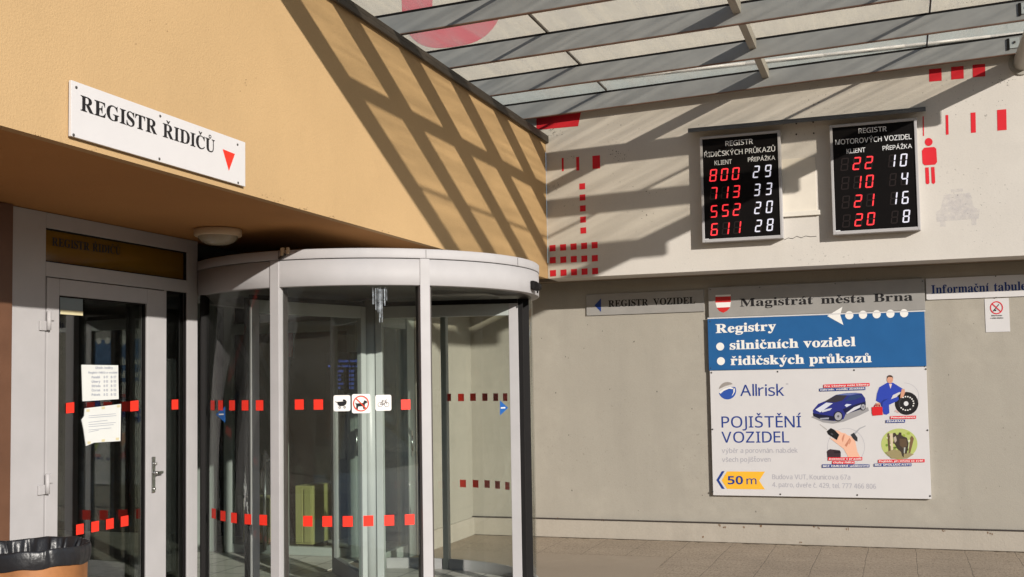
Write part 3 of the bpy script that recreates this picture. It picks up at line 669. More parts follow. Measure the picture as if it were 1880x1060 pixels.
b.cyl((-4.325, 9.50, 1.12), (-4.325, 9.50, 0.98), 0.012, 0.012, M['steel'], 10); b.box(-4.3295, -4.322, 9.48, 9.52, 0.93, 1.17, M['steel'], 0.002); b.build('side_frame', D_)
b = MB(); b.box(-4.375, -4.365, 8.871, 9.419, 0.12, 2.12, M['curved_glass']); b.build('side_pane', D_)
wings = [wing(12), wing(132), wing(252)]
# motion sensor on the band
a, z = drum_hit(977, 524, RB); P = drum_pt(a, z, RB)
b = MB(); n = Vector((math.cos(a), math.sin(a), 0)); t = Vector((-math.sin(a), math.cos(a), 0))
b.obox((P.x+n.x*0.015, P.y+n.y*0.015), n, t, 0.03, 0.10, z-0.035, z+0.03, M['black'], 0.008)
b.cyl(P+n*0.03-t*0.04+Vector((0, 0, -0.01)), P+n*0.03+t*0.04+Vector((0, 0, -0.01)), 0.032, 0.032, M['black'], 16)
b.cyl(P+n*0.04+Vector((0, 0, -0.035)), P+n*0.04+Vector((0, 0, -0.06)), 0.008, 0.006, M['black'], 8); b.build('motion_sensor', D_)
# a loose bracket stub sitting on the rim
a, z = drum_hit(524, 464, RB); P = drum_pt(a, ZB2-0.035, RB); n = Vector((math.cos(a), math.sin(a), 0)); t = Vector((-math.sin(a), math.cos(a), 0))
b = MB(); b.obox((P.x+n.x*0.012-t.x*0.014, P.y+n.y*0.012-t.y*0.014), n, t, 0.02, 0.022, P.z-0.005, P.z+0.05, M['lamp_rim'], 0.004)
b.obox((P.x+n.x*0.012+t.x*0.024, P.y+n.y*0.012+t.y*0.024), n, t, 0.02, 0.018, P.z+0.008, P.z+0.05, M['lamp_rim'], 0.004)
b.cyl(P+n*0.012-t*0.04+Vector((0, 0, -0.022)), P+n*0.012+t*0.006+Vector((0, 0, 0.006)), 0.012, 0.009, M['coping'], 10); b.build('bracket', D_)
b = MB(); b.lathe(DC, [(0.03, 0.016), (1.22, 0.016), (1.24, 0.009)], M['int_floor'], 64); b.build('floor_disc', D_)

# stickers on the curved glass
def sticker(name, label, box, back=True):
    x0, y0, x1, y1 = box; a0, zt = drum_hit(x0, y0, RG); a1, zb = drum_hit(x1, y1, RG); q = MB(); am = (a0+a1)/2
    P = drum_pt(am, zb, RG+0.004); r = thing(name, label, 'sticker', P)
    if back:
        pts = []
        rr = 0.012; w = (a1-a0)*RG; h = zt-zb
        for (cx, cz, s0) in ((w-rr, rr, -90), (w-rr, h-rr, 0), (rr, h-rr, 90), (rr, rr, 180)):
            for k in range(5): ang = rad(s0+90*k/4); pts.append((cx+rr*math.cos(ang), cz+rr*math.sin(ang)))
        f = [drum_pt(a0+u/RG, zb+v, RG+0.004) for u, v in pts]; k2 = [drum_pt(a0+u/RG, zb+v, RG+0.0015) for u, v in pts]
        q.poly(f, M['white_ink']); q.poly(k2, M['white_ink'])
        for i in range(len(f)): j = (i+1) % len(f); q.poly([f[i], f[j], k2[j], k2[i]], M['white_ink'])
        q.build('backing', r)
    return r
def drum_poly(q, pts, m, lift):
    out = []
    for p in pts: a, z = drum_hit(*p, RG); out.append(drum_pt(a, z, RG+lift))
    q.poly(out, m)
def drum_line(q, a, b2, w, m, lift):
    dx, dy = b2[0]-a[0], b2[1]-a[1]; L = math.hypot(dx, dy); nx, ny = -dy/L*w/2, dx/L*w/2
    drum_poly(q, [(a[0]+nx, a[1]+ny), (b2[0]+nx, b2[1]+ny), (b2[0]-nx, b2[1]-ny), (a[0]-nx, a[1]-ny)], m, lift)
def drum_ring(q, cx, cy, r, w, m, lift, n=28):
    for i in range(n):
        a, c = 2*math.pi*i/n, 2*math.pi*(i+1)/n
        drum_poly(q, [(cx+(r+k)*math.cos(t), cy+(r+k)*math.sin(t)) for t, k in ((a, w/2), (c, w/2), (c, -w/2), (a, -w/2))], m, lift)
s = sticker('pram_sticker', 'square white sticker with a black pram on the curved glass', (612.5, 726, 643.5, 755))
q = MB(); drum_poly(q, [(619, 738), (637, 737), (636, 742), (632, 745.5), (624, 746), (620.5, 743)], M['ink'], 0.006); drum_poly(q, [(630, 737), (630, 733.5), (634, 734), (636.5, 737)], M['ink'], 0.0062)
drum_line(q, (619, 739), (616, 737.5), 1, M['ink'], 0.0064); drum_ring(q, 624, 748.5, 1.6, 0.9, M['ink'], 0.006, 12); drum_ring(q, 633, 748, 1.6, 0.9, M['ink'], 0.006, 12); q.build('pictogram', s)
s = sticker('no_dogs_sticker', 'square white sticker with a black dog struck out in red', (646, 724, 680, 758.5))
q = MB(); drum_poly(q, [(652, 739), (655, 741), (667, 740), (669, 735), (673, 736.5), (675, 739), (670, 742), (670, 751), (667.5, 751), (666, 746), (658, 746.5), (657, 752), (654, 752), (654.5, 744)], M['ink'], 0.006); q.build('pictogram', s)
q = MB(); rd = pic('prohibition red', 226, 66, 40); drum_ring(q, 663, 741, 13.6, 2.0, rd, 0.0068); drum_line(q, (653.5, 731.5), (672.5, 750.5), 2.0, rd, 0.0068); q.build('prohibition_ring', s)
s = sticker('bicycle_sticker', 'square white sticker with a thin grey bicycle on the curved glass', (689, 725.5, 718.5, 754))
q = MB(); gk = pic('bicycle grey', 95, 85, 85); drum_ring(q, 698, 743, 4.2, 0.8, gk, 0.006, 18); drum_ring(q, 710, 743, 4.2, 0.8, gk, 0.006, 18)
for a, c in (((698, 743), (702, 736.5)), ((702, 736.5), (709, 736.5)), ((702, 736.5), (704, 743)), ((704, 743), (709, 736.5)), ((710, 743), (708, 734.5)), ((708, 734.5), (711, 734)), ((698, 743), (704, 743)), ((700.5, 735), (704, 735))): drum_line(q, a, c, 0.9, gk, 0.0063)
q.build('pictogram', s)
def wing_hit(x, y, deg=12):
    d = CF + CR*((x-CXP)/FPX) - CU*((y-CYP)/FPX); a = rad(deg); n = Vector((math.sin(a), -math.cos(a), 0)); c = Vector((DC[0], DC[1], 0))+n*0.005
    return EYE+d*((c-EYE).dot(n)/d.dot(n)), n
def arrow_sticker(label, tip, b0, b1, on_wing):
    def P(p, lift):
        if on_wing: v, n = wing_hit(*p); return v+n*lift
        return drum_pt(*drum_hit(*p, RG), RG+lift)
    r = thing('arrow_sticker', label, 'sticker', P(tip, 0.003), 'blue arrow stickers on the revolving door')
    q = MB(); f = [P(p, 0.0030) for p in (tip, b0, b1)]; k2 = [P(p, 0.0012) for p in (tip, b0, b1)]
    q.poly(f, M['cobalt']); q.poly(k2, M['cobalt'])
    for i in range(3): j = (i+1) % 3; q.poly([f[i], f[j], k2[j], k2[i]], M['cobalt'])
    q.build('triangle', r); q = MB()
    mx, my = (b0[0]*.62+tip[0]*.38), tip[1]; w = abs(b0[0]-tip[0])*0.55
    q.poly([P(p, 0.0040) for p in ((mx-w/2, my-1), (mx+w/2, my-1.5), (mx+w/2, my+1), (mx-w/2, my+1.5))], M['white_ink']); q.build('lettering', r)
arrow_sticker('blue triangle sticker pointing left on the left curved pane', (397, 761), (413.5, 747), (413.5, 776), False)
arrow_sticker('blue triangle sticker pointing right near the right door jamb', (933, 749), (918, 735.5), (918, 763), True)

# ------------------------------------------------------------------ inside the lobby
YI = 9.3
I_ = thing('inner_glass_door', 'pale framed glass door with a long pull handle inside the lobby', 'door', (-6.3, YI, 0.008))
fx = [at(371, 800, 1, YI).x, at(388, 800, 1, YI).x, at(421, 800, 1, YI).x, at(520, 800, 1, YI).x, at(648, 800, 1, YI).x]
b = MB()
for x in fx: b.box(x-0.045, x+0.045, YI-0.03, YI+0.03, 0.01, 2.5, M['alu_grey'], 0.004)
for x0, x1 in zip(fx[2:], fx[3:]): b.box(x0+0.046, x1-0.046, YI-0.03, YI+0.03, 2.12, 2.22, M['alu_grey'], 0.004); b.box(x0+0.046, x1-0.046, YI-0.03, YI+0.03, 0.01, 0.09, M['alu_grey'], 0.004)
b.build('frame', I_)
for x0, x1 in zip(fx[2:], fx[3:]): b = MB(); b.box(x0+0.046, x1-0.046, YI-0.006, YI+0.004, 0.09, 2.12, M['curved_glass']); b.build('glass_pane', I_)
for px in (486, 655):
    x = at(px, 900, 1, YI-0.08).x; z0, z1 = (at(px, 1008, 1, YI).z, at(px, 835, 1, YI).z) if px < 500 else (0.95, 1.2)
    b = MB(); b.cyl((x, YI-0.08, z0), (x, YI-0.08, z1), 0.017, 0.017, M['steel'], 12)
    for z in (z0+0.05, z1-0.05): b.cyl((x, YI-0.08, z), (x, YI-0.012, z), 0.010, 0.010, M['steel'], 8)
    b.build('pull_handle', I_)
r = thing('paper_notice', 'long pale sheet hanging on the inner glass door', 'notice', (at(462, 850, 1, YI).x, YI, 0.9))
A, Z = at(451, 674, 1, YI-0.012), at(474, 850, 1, YI-0.012); b = MB(); b.box(A.x, Z.x, YI-0.012, YI-0.008, Z.z, A.z, M['paper']); b.build('sheet', r)
b = MB()
for k in range(11): zz = A.z-0.06-k*0.045; b.box(A.x+0.02, A.x+0.02+(Z.x-A.x-0.04)*(0.7 if k % 3 else 1), YI-0.0128, YI-0.0122, zz, zz+0.012, M['paper_ink'])
b.build('printing', r)
def block(p0, p1, y, label):  # blocks giving the yellow shapes that show in the glass
    A, Z = at(*p0, 1, y), at(*p1, 1, y); r = thing('block', label, 'block', ((A.x+Z.x)/2, y, 0.008)); b = MB()
    b.box(A.x, Z.x, y, y+0.35, 0.06, A.z, M['block'], 0.006); b.build('core', r)
    b = MB(); b.box(A.x+0.02, Z.x-0.02, y+0.02, y+0.34, 0.0085, 0.059, M['dark']); b.build('base', r)
    m = (A.x+Z.x)/2; b = MB()
    for x0, x1 in ((A.x, m), (m, Z.x)): b.box(x0+0.01, x1-0.01, y-0.014, y-0.001, 0.08, A.z-0.03, M['block'], 0.003)
    b.build('front_panel', r)
block((446, 915), (492, 990), 9.6, 'pale yellow low cabinet behind the pull handle of the inner door')
block((542, 892), (574, 990), 9.6, 'taller pale yellow cabinet deep inside the revolving door')
YD = 9.15
A, Z = at(597, 648, 1, YD), at(682, 722, 1, YD)
r = thing('info_display', 'dark lobby display board with blue lit opening hours above the door stickers', 'display board', ((A.x+Z.x)/2, YD+0.05, Z.z))
b = MB(); b.box(A.x, Z.x, YD, YD+0.05, Z.z, A.z, M['screen'], 0.004); b.build('screen', r)
b = MB()
for x in (A.x+0.06, Z.x-0.06): b.cyl((x, YD+0.03, A.z), (x, YD+0.03, ZS-0.101), 0.007, 0.007, M['steel'], 8)
b.build('hanger', r)
PD_ = (1, YD); b = MB()
text_px(b, 'Úřední hodiny', 'bold', (622, 665.5), (663, 665), 4.5, PD_, M['led_blue'], 0.0015); text_px(b, 'Registr řidičů a vozidel', 'bold', (603, 674.5), (675, 674), 3.6, PD_, M['led_blue'], 0.0015)
for k, (d, h0, h1) in enumerate((('Pondělí', '8.00', '17.00'), ('Úterý', '8.00', '13.00'), ('Středa', '8.00', '17.00'), ('Čtvrtek', '8.00', '13.00'), ('Pátek', '8.00', '12.00'))):
    y = 684+7.7*k
    for t_, x0, x1 in ((d, 611, 611+(20 if len(d) > 6 else 15)), (h0, 641, 650), (h1, 658, 673)): text_px(b, t_, 'bold', (x0, y), (x1, y-0.2), 4.6, PD_, M['led_blue'], 0.0015)
b.build('lettering', r)
A, Z = at(516, 604, 1, 10.28), at(536, 655, 1, 10.28)
r = thing('wall_poster', 'dim red poster on the dark lobby wall', 'poster', (A.x, 10.299, Z.z)); b = MB(); b.box(A.x, Z.x, 10.28, 10.298, Z.z, A.z, pic('poster red', 190, 40, 35), 0.002); b.build('sheet', r)

# ------------------------------------------------------------------ glass canopy
C_ = thing('glass_canopy', 'grey steel and glass canopy slung between the yellow annex and the white wall', 'canopy', (1.12, DW, 4.35))
slope = lambda x: 0.0325*(x-XY)
BY = [10.42-0.975*k for k in range(7)]
for y in BY:
    b = MB(); b.box(-3.75, 1.80, y, y+0.035, 4.2665, 4.416, M['beam'], 0.003, slope); b.box(-3.75, 1.80, y+0.0005, y+0.0345, 4.261, 4.266, M['beam_edge'], 0, slope)
    b.box(-3.75, 1.80, y+0.004, y+0.031, 4.4165, 4.436, M['black'], 0, slope); b.build('beam', C_)
for x in (-1.075, ):
    b = MB(); b.box(x-0.03, x+0.03, 4.45, 10.50, 4.345, 4.434, M['purlin'], 0.004, slope); b.build('purlin', C_)
for x in (-2.61, 0.345):
    b = MB(); b.box(x-0.007, x+0.007, 4.45, 10.42, 4.430, 4.452, M['coping'], 0, slope); b.build('glazing_bar', C_)
xs = [-3.75, -2.61, -1.075, 0.345, 1.86]
for x0, x1 in zip(xs, xs[1:]):
    b = MB(); b.box(x0+0.011, x1-0.011, 4.42, 10.508, 4.4365, 4.4485, M['roof_glass'], 0, slope); b.build('glass_panel', C_)
b = MB(); b.cyl((1.125, 4.3, 4.345), (1.125, DW-0.001, 4.345), 0.075, 0.075, M['purlin'], 32); b.cyl((1.125, DW-0.015, 4.345), (1.125, DW-0.001, 4.345), 0.11, 0.11, M['purlin'], 32); b.build('support_tube', C_)
for y in BY:
    b = MB(); b.box(1.00, 1.02, y-0.012, y-0.001, 4.30, 4.40, M['black'], 0, slope); b.box(1.021, 1.10, y-0.010, y-0.001, 4.31, 4.40, M['flashing'], 0.002, slope); b.cyl((1.06, y-0.02, 4.50), (1.06, y-0.009, 4.50), 0.011, 0.011, M['dark'], 8); b.build('bracket', C_)

# ------------------------------------------------------------------ soffit lamp
la = at(399, 412, 2, ZS); lx, ly = -4.19, 6.17
L_ = thing('ceiling_lamp', 'round cream lamp under the brown soffit', 'lamp', (lx, ly, ZS))
b = MB(); b.lathe((lx, ly), [(0.02, ZS-0.001), (0.150, ZS-0.001), (0.153, ZS-0.004), (0.153, ZS-0.040), (0.147, ZS-0.046), (0.118, ZS-0.048)], M['lamp_rim'], 48); b.build('rim', L_)
b = MB(); b.lathe((lx, ly), [(0.128, ZS-0.047), (0.124, ZS-0.062), (0.102, ZS-0.084), (0.064, ZS-0.099), (0.02, ZS-0.104), (0.001, ZS-0.1045)], M['lamp_glass'], 48, wob=lambda k, a, r, z: (r*(1+0.012*math.cos(24*a)) if 0 < k < 4 else r, z)); b.build('diffuser', L_)

# ------------------------------------------------------------------ LED queue boards
SEG = {'0': 'abcdef', '1': 'bc', '2': 'abged', '3': 'abgcd', '4': 'fgbc', '5': 'afgcd', '6': 'afgedc', '7': 'abc', '8': 'abcdefg', '9': 'abcdfg'}
def seg_digit(q, ch, cx, cz, w, h, y, m, t=0.0125):
    sh = 0.13
    def P(x, z): return Vector((cx+x+sh*z, y, cz+z))
    hw, hh = w/2, h/2; g = 0.0022
    def H(z): q.poly([P(-hw+g+t*.3, z), P(-hw+g+t*.8, z+t/2), P(hw-g-t*.8, z+t/2), P(hw-g-t*.3, z), P(hw-g-t*.8, z-t/2), P(-hw+g+t*.8, z-t/2)], m)
    def V(x, z0, z1): q.poly([P(x, z0+g), P(x+t/2, z0+g+t*.5), P(x+t/2, z1-g-t*.5), P(x, z1-g), P(x-t/2, z1-g-t*.5), P(x-t/2, z0+g+t*.5)], m)
    for s in SEG[ch]:
        if s == 'a': H(hh-t/2)
        if s == 'g': H(0)
        if s == 'd': H(-hh+t/2)
        if s == 'b': V(hw-t/2, 0, hh)
        if s == 'c': V(hw-t/2, -hh, 0)
        if s == 'f': V(-hw+t/2, 0, hh)
        if s == 'e': V(-hw+t/2, -hh, 0)
LC = lambda x, y: (1250+x*0.25, 200+y*0.25)
YF = DW-0.100
def led_board(x0, x1, z0, z1, label, heads, red, white, redpos, whitepos):
    r = thing('queue_display', label, 'display board', ((x0+x1)/2, DW, z0), 'LED queue boards on the white wall')
    b = MB(); w = 0.024
    b.box(x0, x0+w, YF, DW-0.001, z0, z1, M['alu'], 0.004); b.box(x1-w, x1, YF, DW-0.001, z0, z1, M['alu'], 0.004)
    b.box(x0+w, x1-w, YF, DW-0.001, z1-w, z1, M['alu'], 0.004); b.box(x0+w, x1-w, YF, DW-0.001, z0, z0+w*1.25, M['alu'], 0.004); b.build('frame', r)
    b = MB(); ys = YF+0.010; b.box(x0+w, x1-w, ys, DW-0.02, z0+w*1.25, z1-w, M['screen']); sc = b.build('screen', r)
    for s, a, c, cap in heads: b = MB(); text_px(b, s, 'semi', LC(*a), LC(*c), cap*0.25, (1, ys), M['led_text'], 0.0015); b.build('lettering', sc)
    for strs, pos, nm, m, dw, dh in ((red, redpos, 'red_digit', 'led_red', 0.066, 0.118), (white, whitepos, 'white_digit', 'led_white', 0.058, 0.116)):
        for row, s in zip(pos, strs):
            for (px, py), ch in zip(row, s):
                P = at(*LC(px, py), 1, ys)
                q = MB(); seg_digit(q, '8', P.x, P.z, dw, dh, ys-0.0008, M['led_off'], 0.010)
                if ch != ' ': seg_digit(q, ch, P.x, P.z, dw, dh, ys-0.0016, M[m])
                q.build(nm if ch != ' ' else 'unlit_digit', sc)
    b = MB(); P = at(*LC(190 if x0 < -1 else 1155, 959 if x0 < -1 else 897), 1, ys); b.box(P.x-0.02, P.x+0.02, ys-0.0015, ys-0.0005, P.z-0.005, P.z+0.005, M['led_text']); b.build('maker_plate', sc)
    return r
def rows(r1, r4, xs_off=None):
    return [[(a[0]+(d[0]-a[0])*k/3, a[1]+(d[1]-a[1])*k/3) for a, d in zip(r1, r4)] for k in range(4)]
led_board(-1.711, -0.962, 2.902, 3.915, 'black queue board headed ŘIDIČSKÝCH PRŮKAZŮ with red 800 713 552 611',
    (('REGISTR', (328, 275), (530, 257), 37), ('ŘIDIČSKÝCH PRŮKAZŮ', (172, 357), (693, 311), 36), ('KLIENT', (248, 415), (375, 404), 33), ('PŘEPÁŽKA', (493, 390), (693, 374), 31)),
    ('800', '713', '552', '611'), ('29', '33', '20', '28'),
    rows([(238, 489), (320, 483), (403, 476)], [(247, 886), (330, 879), (414, 871)]), rows([(554, 463), (640, 456)], [(570, 860), (655, 852)]))
led_board(-0.517, 0.236, 2.905, 3.917, 'black queue board headed MOTOROVÝCH VOZIDEL with red 22 10 21 20',
    (('REGISTR', (1305, 181), (1512, 164), 36), ('MOTOROVÝCH VOZIDEL', (1135, 265), (1695, 222), 37), ('KLIENT', (1218, 329), (1355, 317), 33), ('PŘEPÁŽKA', (1482, 306), (1698, 288), 32)),
    (' 22', ' 10', ' 21', ' 20'), ('10', ' 4', '16', ' 8'),
    rows([(1203, 408), (1292, 402), (1381, 395)], [(1216, 824), (1306, 816), (1396, 808)]), rows([(1550, 383), (1636, 376)], [(1570, 796), (1656, 789)]))
b = MB()
b.box(-1.815, 0.315, DW-0.13, DW-0.001, 3.993, 4.003, M['hood'], 0.002); b.box(-1.815, 0.315, DW-0.131, DW-0.125, 3.962, 3.992, M['hood'], 0.001); b.box(-1.815, 0.315, DW-0.012, DW-0.001, 4.004, 4.03, M['hood'], 0.001)
tag(b.build('rain_hood', base=(-0.75, DW, 3.96)), 'long dark sheet metal rain hood above the two queue boards', 'rain hood')
P0, P1 = at(1440, 396, 1, DW), at(1506, 391, 1, DW)
b = MB(); b.box(-1.10, P1.x, DW-0.028, DW-0.008, P1.z-0.02, P1.z+0.025, M['duct'], 0.003)
tag(b.build('cable_duct', base=(P0.x, DW, P0.z)), 'short white cable duct between the two queue boards', 'cable duct')

# ------------------------------------------------------------------ signs
def screws(parent, pts, y=None, x=None, r=0.007):
    for p in pts:
        q = MB()
        if y is not None: c = at(*p, 1, y); q.cyl(c, c+Vector((0, -0.003, 0)), r, r*0.8, M['screw'], 10)
        else: c = at(*p, 0, x); q.cyl(c, c+Vector((0.003, 0, 0)), r, r*0.8, M['screw'], 10)
        q.build('screw', parent)
# white sign on the yellow wall
SX = XY+0.022
r = thing('wall_sign', 'white REGISTR ŘIDIČŮ sign with red triangle on the yellow wall', 'sign', (XY, 4.4, 2.67))
b = MB(); b.box(XY+0.008, SX, 3.735, 5.055, 2.672, 2.912, M['sign_white'], 0.002); b.build('panel', r)
b = MB(); text_px(b, 'REGISTR ŘIDIČŮ', 'serif', (147.5, 202.5), (394, 281.5), 28, (0, SX), M['ink'], 0.0012, 0.34); b.build('lettering', r)
b = MB(); poly_px(b, [(408.5, 274), (431, 283), (420, 314)], (0, SX), M['red_film'], 0.0012); b.build('triangle', r)
screws(r, [(140, 161), (135, 248), (294, 213.5), (292.5, 292), (436, 266), (437, 336)], x=SX)
# grey arrow sign
SY = DL-0.014; PL = (1, SY)
def panel_px(name, label, TLp, BRp, y, mat, zt=None, zb=None, thick=0.013, xr=None):
    A, B2 = at(*TLp, 1, y), at(*BRp, 1, y); zt = A.z if zt is None else zt; zb = B2.z if zb is None else zb; xr = B2.x if xr is None else xr
    r = thing(name, label, 'sign', ((A.x+xr)/2, y+thick, zb))
    b = MB(); b.box(A.x, xr, y, y+thick-0.001, zb, zt, M[mat], 0.002); b.build('panel', r); return r
r = panel_px('wall_sign', 'grey REGISTR VOZIDEL sign with blue arrow on the grey wall', (1076, 541), (1293, 572), SY, 'sign_grey')
b = MB(); text_px(b, 'REGISTR VOZIDEL', 'serif', (1117, 564), (1276.5, 557.5), 12, PL, M['ink'], 0.0012, 0.5); b.build('lettering', r)
b = MB(); poly_px(b, [(1091.5, 561), (1103.5, 548), (1103.5, 573)], PL, M['blue_ink'], 0.0012); b.build('arrow', r)
# grey city sign and blue directory sign
SY2 = DL-0.035; PB = (1, SY2)
MC = lambda x, y: (1290+x*0.22872, 500+y*0.22872)
r = panel_px('wall_sign', 'silver grey sign reading Magistrát města Brna with red and white shield', (1300, 528.6), (1699, 571), SY2, 'sign_grey', zb=2.222, thick=0.03)
b = MB(); text_px(b, 'Magistrát města Brna', 'serif', MC(300, 276), MC(1688, 228), 14.5, PB, M['ink'], 0.0012, 0.42); b.build('lettering', r)
b = MB(); shr = pic('shield red', 196, 42, 40)
for i, (y0, y1) in enumerate(((182, 196), (196, 243), (243, 283), (283, 325))):
    col = M['white_ink'] if i % 2 == 0 else shr
    xl0, xr0 = (103, 226) if y0 < 250 else (106, 223); 
    if i < 2: pts = [(103, y0+2), (226, y0-3), (226, y1-3), (103, y1+2)]
    elif i == 2: pts = [(103, 245), (226, 240), (222, 280), (114, 285)]
    else: pts = [(114, 285), (222, 280), (200, 308), (166, 326), (134, 312)]
    poly_px(b, [MC(*p) for p in pts], PB, col, 0.0012)
b.build('coat_of_arms', r)
screws(r, [MC(62, 140), MC(458, 122), MC(1064, 92), MC(1764, 72)], y=SY2, r=0.006)
SY3 = DL-0.038; PC = (1, SY3)
r = panel_px('wall_sign', 'blue directory sign reading Registry with white dotted arrow', (1299, 587), (1701, 674), SY3, 'sign_blue', zt=2.206, zb=1.694, thick=0.03)
letter(r, 'Registry', 'heavy', MC(105, 488), MC(590, 466), 16, PC, M['white_ink'], 0.0012, gap=0.02)
letter(r, 'silničních vozidel', 'heavy', MC(218, 620), MC(1228, 592), 16.3, PC, M['white_ink'], 0.0012, 0.27, 0.02)
letter(r, 'řidičských průkazů', 'heavy', MC(225, 745), MC(1358, 722), 16.3, PC, M['white_ink'], 0.0012, 0.27, 0.02)
for c in ((141, 597), (147, 714)): b = MB(); poly_px(b, [MC(*p) for p in ell(*c, 32, 32)], PC, M['white_ink'], 0.0012); b.build('bullet', r)
b = MB(); poly_px(b, [MC(*p) for p in ((1000, 352), (1122, 278), (1105, 345))], PC, M['white_ink'], 0.0012); poly_px(b, [MC(*p) for p in ((1000, 352), (1105, 345), (1130, 424))], PC, M['white_ink'], 0.0012); b.build('arrow_head', r)
for k in range(5): b = MB(); poly_px(b, [MC(*p) for p in ell(1177+110*k, 346-4.2*k, 33, 33)], PC, M['white_ink'], 0.0012); b.build('arrow_dot', r)
b = MB(); A, B2 = at(1299, 587, 1, SY3), at(1699, 571, 1, SY3); b.box(A.x, B2.x, SY3-0.002, SY3+0.004, 2.2065, 2.219, M['sign_white']); b.build('edge_trim', r)
screws(r, [MC(66, 770), MC(1785, 755), MC(60, 395)], y=SY3, r=0.006)
# white insurance board
PP = lambda x, y: (1290+x*0.23587, 670+y*0.23587)
PD = lambda x, y: (1470+x*0.17924, 680+y*0.17924)
r = panel_px('advert_board', 'white insurance advert board with car, mechanic, keys and boar pictures', (1303, 680), (1710, 915), SY2, 'sign_white', zt=1.690, zb=0.462, thick=0.03)
navy = pic('advert navy', 32, 58, 130); lgrey = pic('advert pale grey', 168, 166, 174); lblue = pic('advert blue', 45, 80, 160); ared = pic('advert red', 214, 36, 52)
for t_, a, c, cap, col, gp in (('Allrisk', (293, 243), (636, 241), 20.5, navy, 0.075), ('POJIŠTĚNÍ', (148, 489), (768, 487), 20.5, navy, 0.1), ('VOZIDEL', (148, 606), (675, 605), 20, navy, 0.1),
    ('výběr a porovnání nabídek', (150, 686), (740, 684), 8.5, lgrey, None), ('všech pojišťoven', (152, 756), (530, 754), 8.5, lgrey, None),
    ('Budova VUT, Kounicova 67a', (543, 890), (1150, 893), 8.6, lgrey, None), ('4. patro, dveře č. 429, tel. 777 466 806', (543, 950), (1350, 965), 8.6, lgrey, None), ('®', (648, 156), (668, 156), 3, lgrey, None)):
    letter(r, t_, 'sans', PP(*a), PP(*c), cap, PB, col, 0.001, gap=gp)
b = MB(); gr = pic('emblem grey', 150, 143, 138)
poly_px(b, [PP(*p) for p in [(125, 190)]+[(193+68*math.cos(rad(a)), 202+68*math.sin(rad(a))) for a in range(190, 305, 10)]+[(235, 150), (180, 165)]], PB, gr, 0.001)
poly_px(b, [PP(*p) for p in [(193+68*math.cos(rad(a)), 202+68*math.sin(rad(a))) for a in range(-25, 175, 8)]+[(150, 200), (190, 182), (232, 172)]], PB, lblue, 0.001)
poly_px(b, [PP(*p) for p in ((127, 216), (160, 190), (215, 174), (250, 182), (240, 190), (205, 186), (165, 202), (140, 225))], PB, M['white_ink'], 0.0017)
poly_px(b, [PP(*p) for p in ((238, 180), (252, 186), (250, 212), (236, 234), (226, 244), (240, 214))], PB, M['white_ink'], 0.0017)
b.build('emblem', r)
b = MB(); yl = pic('arrow yellow', 236, 178, 52); poly_px(b, [PP(*p) for p in ((148, 900), (190, 830), (485, 832), (440, 902), (485, 970), (190, 966))], PB, yl, 0.001)
for p in (((150, 828), (172, 828), (128, 898), (107, 898)), ((128, 898), (172, 966), (150, 966), (107, 898))): poly_px(b, [PP(*k) for k in p], PB, navy, 0.001)
text_px(b, '50', 'bold', PP(196, 930), PP(315, 930), 15, PB, navy, 0.0017); text_px(b, 'm', 'sans', PP(342, 930), PP(420, 930), 14, PB, navy, 0.0017); b.build('distance_arrow', r)
# picture: blue car
b = MB(); L0 = 0.001
for pts, col in (([(105, 480), (230, 535), (330, 548), (440, 528), (600, 465), (700, 415), (690, 380), (600, 395), (200, 440)], (150, 148, 150)),
    ([(125, 410), (180, 345), (260, 312), (360, 252), (450, 236), (560, 230), (625, 238), (660, 285), (668, 350), (655, 392), (620, 400), (460, 452), (440, 500), (390, 515), (340, 520), (220, 510), (130, 470)], (38, 44, 122)),
    ([(125, 440), (200, 452), (330, 470), (345, 518), (220, 510), (130, 470)], (22, 22, 48)),
    ([(430, 400), (560, 350), (666, 320), (668, 350), (655, 392), (620, 400), (460, 450)], (24, 26, 66)),
    ([(240, 322), (365, 254), (478, 258), (425, 312), (350, 330)], (52, 48, 56)),
    ([(448, 318), (505, 262), (600, 248), (640, 268), (555, 302)], (40, 62, 105)),
    ([(365, 252), (450, 237), (560, 231), (610, 238), (510, 256), (478, 257)], (96, 108, 160)),
    ([(150, 405), (262, 332), (330, 338), (200, 432)], (205, 208, 220)), ([(210, 412), (322, 386), (302, 410), (222, 432)], (196, 198, 208)),
    ([(463, 442), (545, 380), (622, 350), (622, 375), (480, 446)], (206, 206, 214)), ([(450, 360), (470, 345), (522, 350), (470, 378)], (200, 205, 225)),
    ([(195, 490), (290, 484), (288, 502), (205, 505)], (150, 152, 165))):
    poly_px(b, [PD(*p) for p in pts], PB, pic('car print', *col), L0); L0 += 0.0003
for cx, cy, rx, ry in ((385, 472, 46, 52), (640, 376, 26, 36)):
    for k, col in ((1.0, (28, 28, 34)), (0.8, (160, 160, 168)), (0.25, (90, 90, 98))): poly_px(b, [PD(*p) for p in ell(cx, cy, rx*k, ry*k)], PB, pic('wheel print', *col), L0); L0 += 0.0003
b.build('car_picture', r)
b = MB(); L0 = 0.001
ring_px(b, 1060, 270, 150, 140, 3, PD, PB, lgrey, 0.0008, 24, -90, 20)
ov = (44, 66, 168); sk = (205, 150, 125)
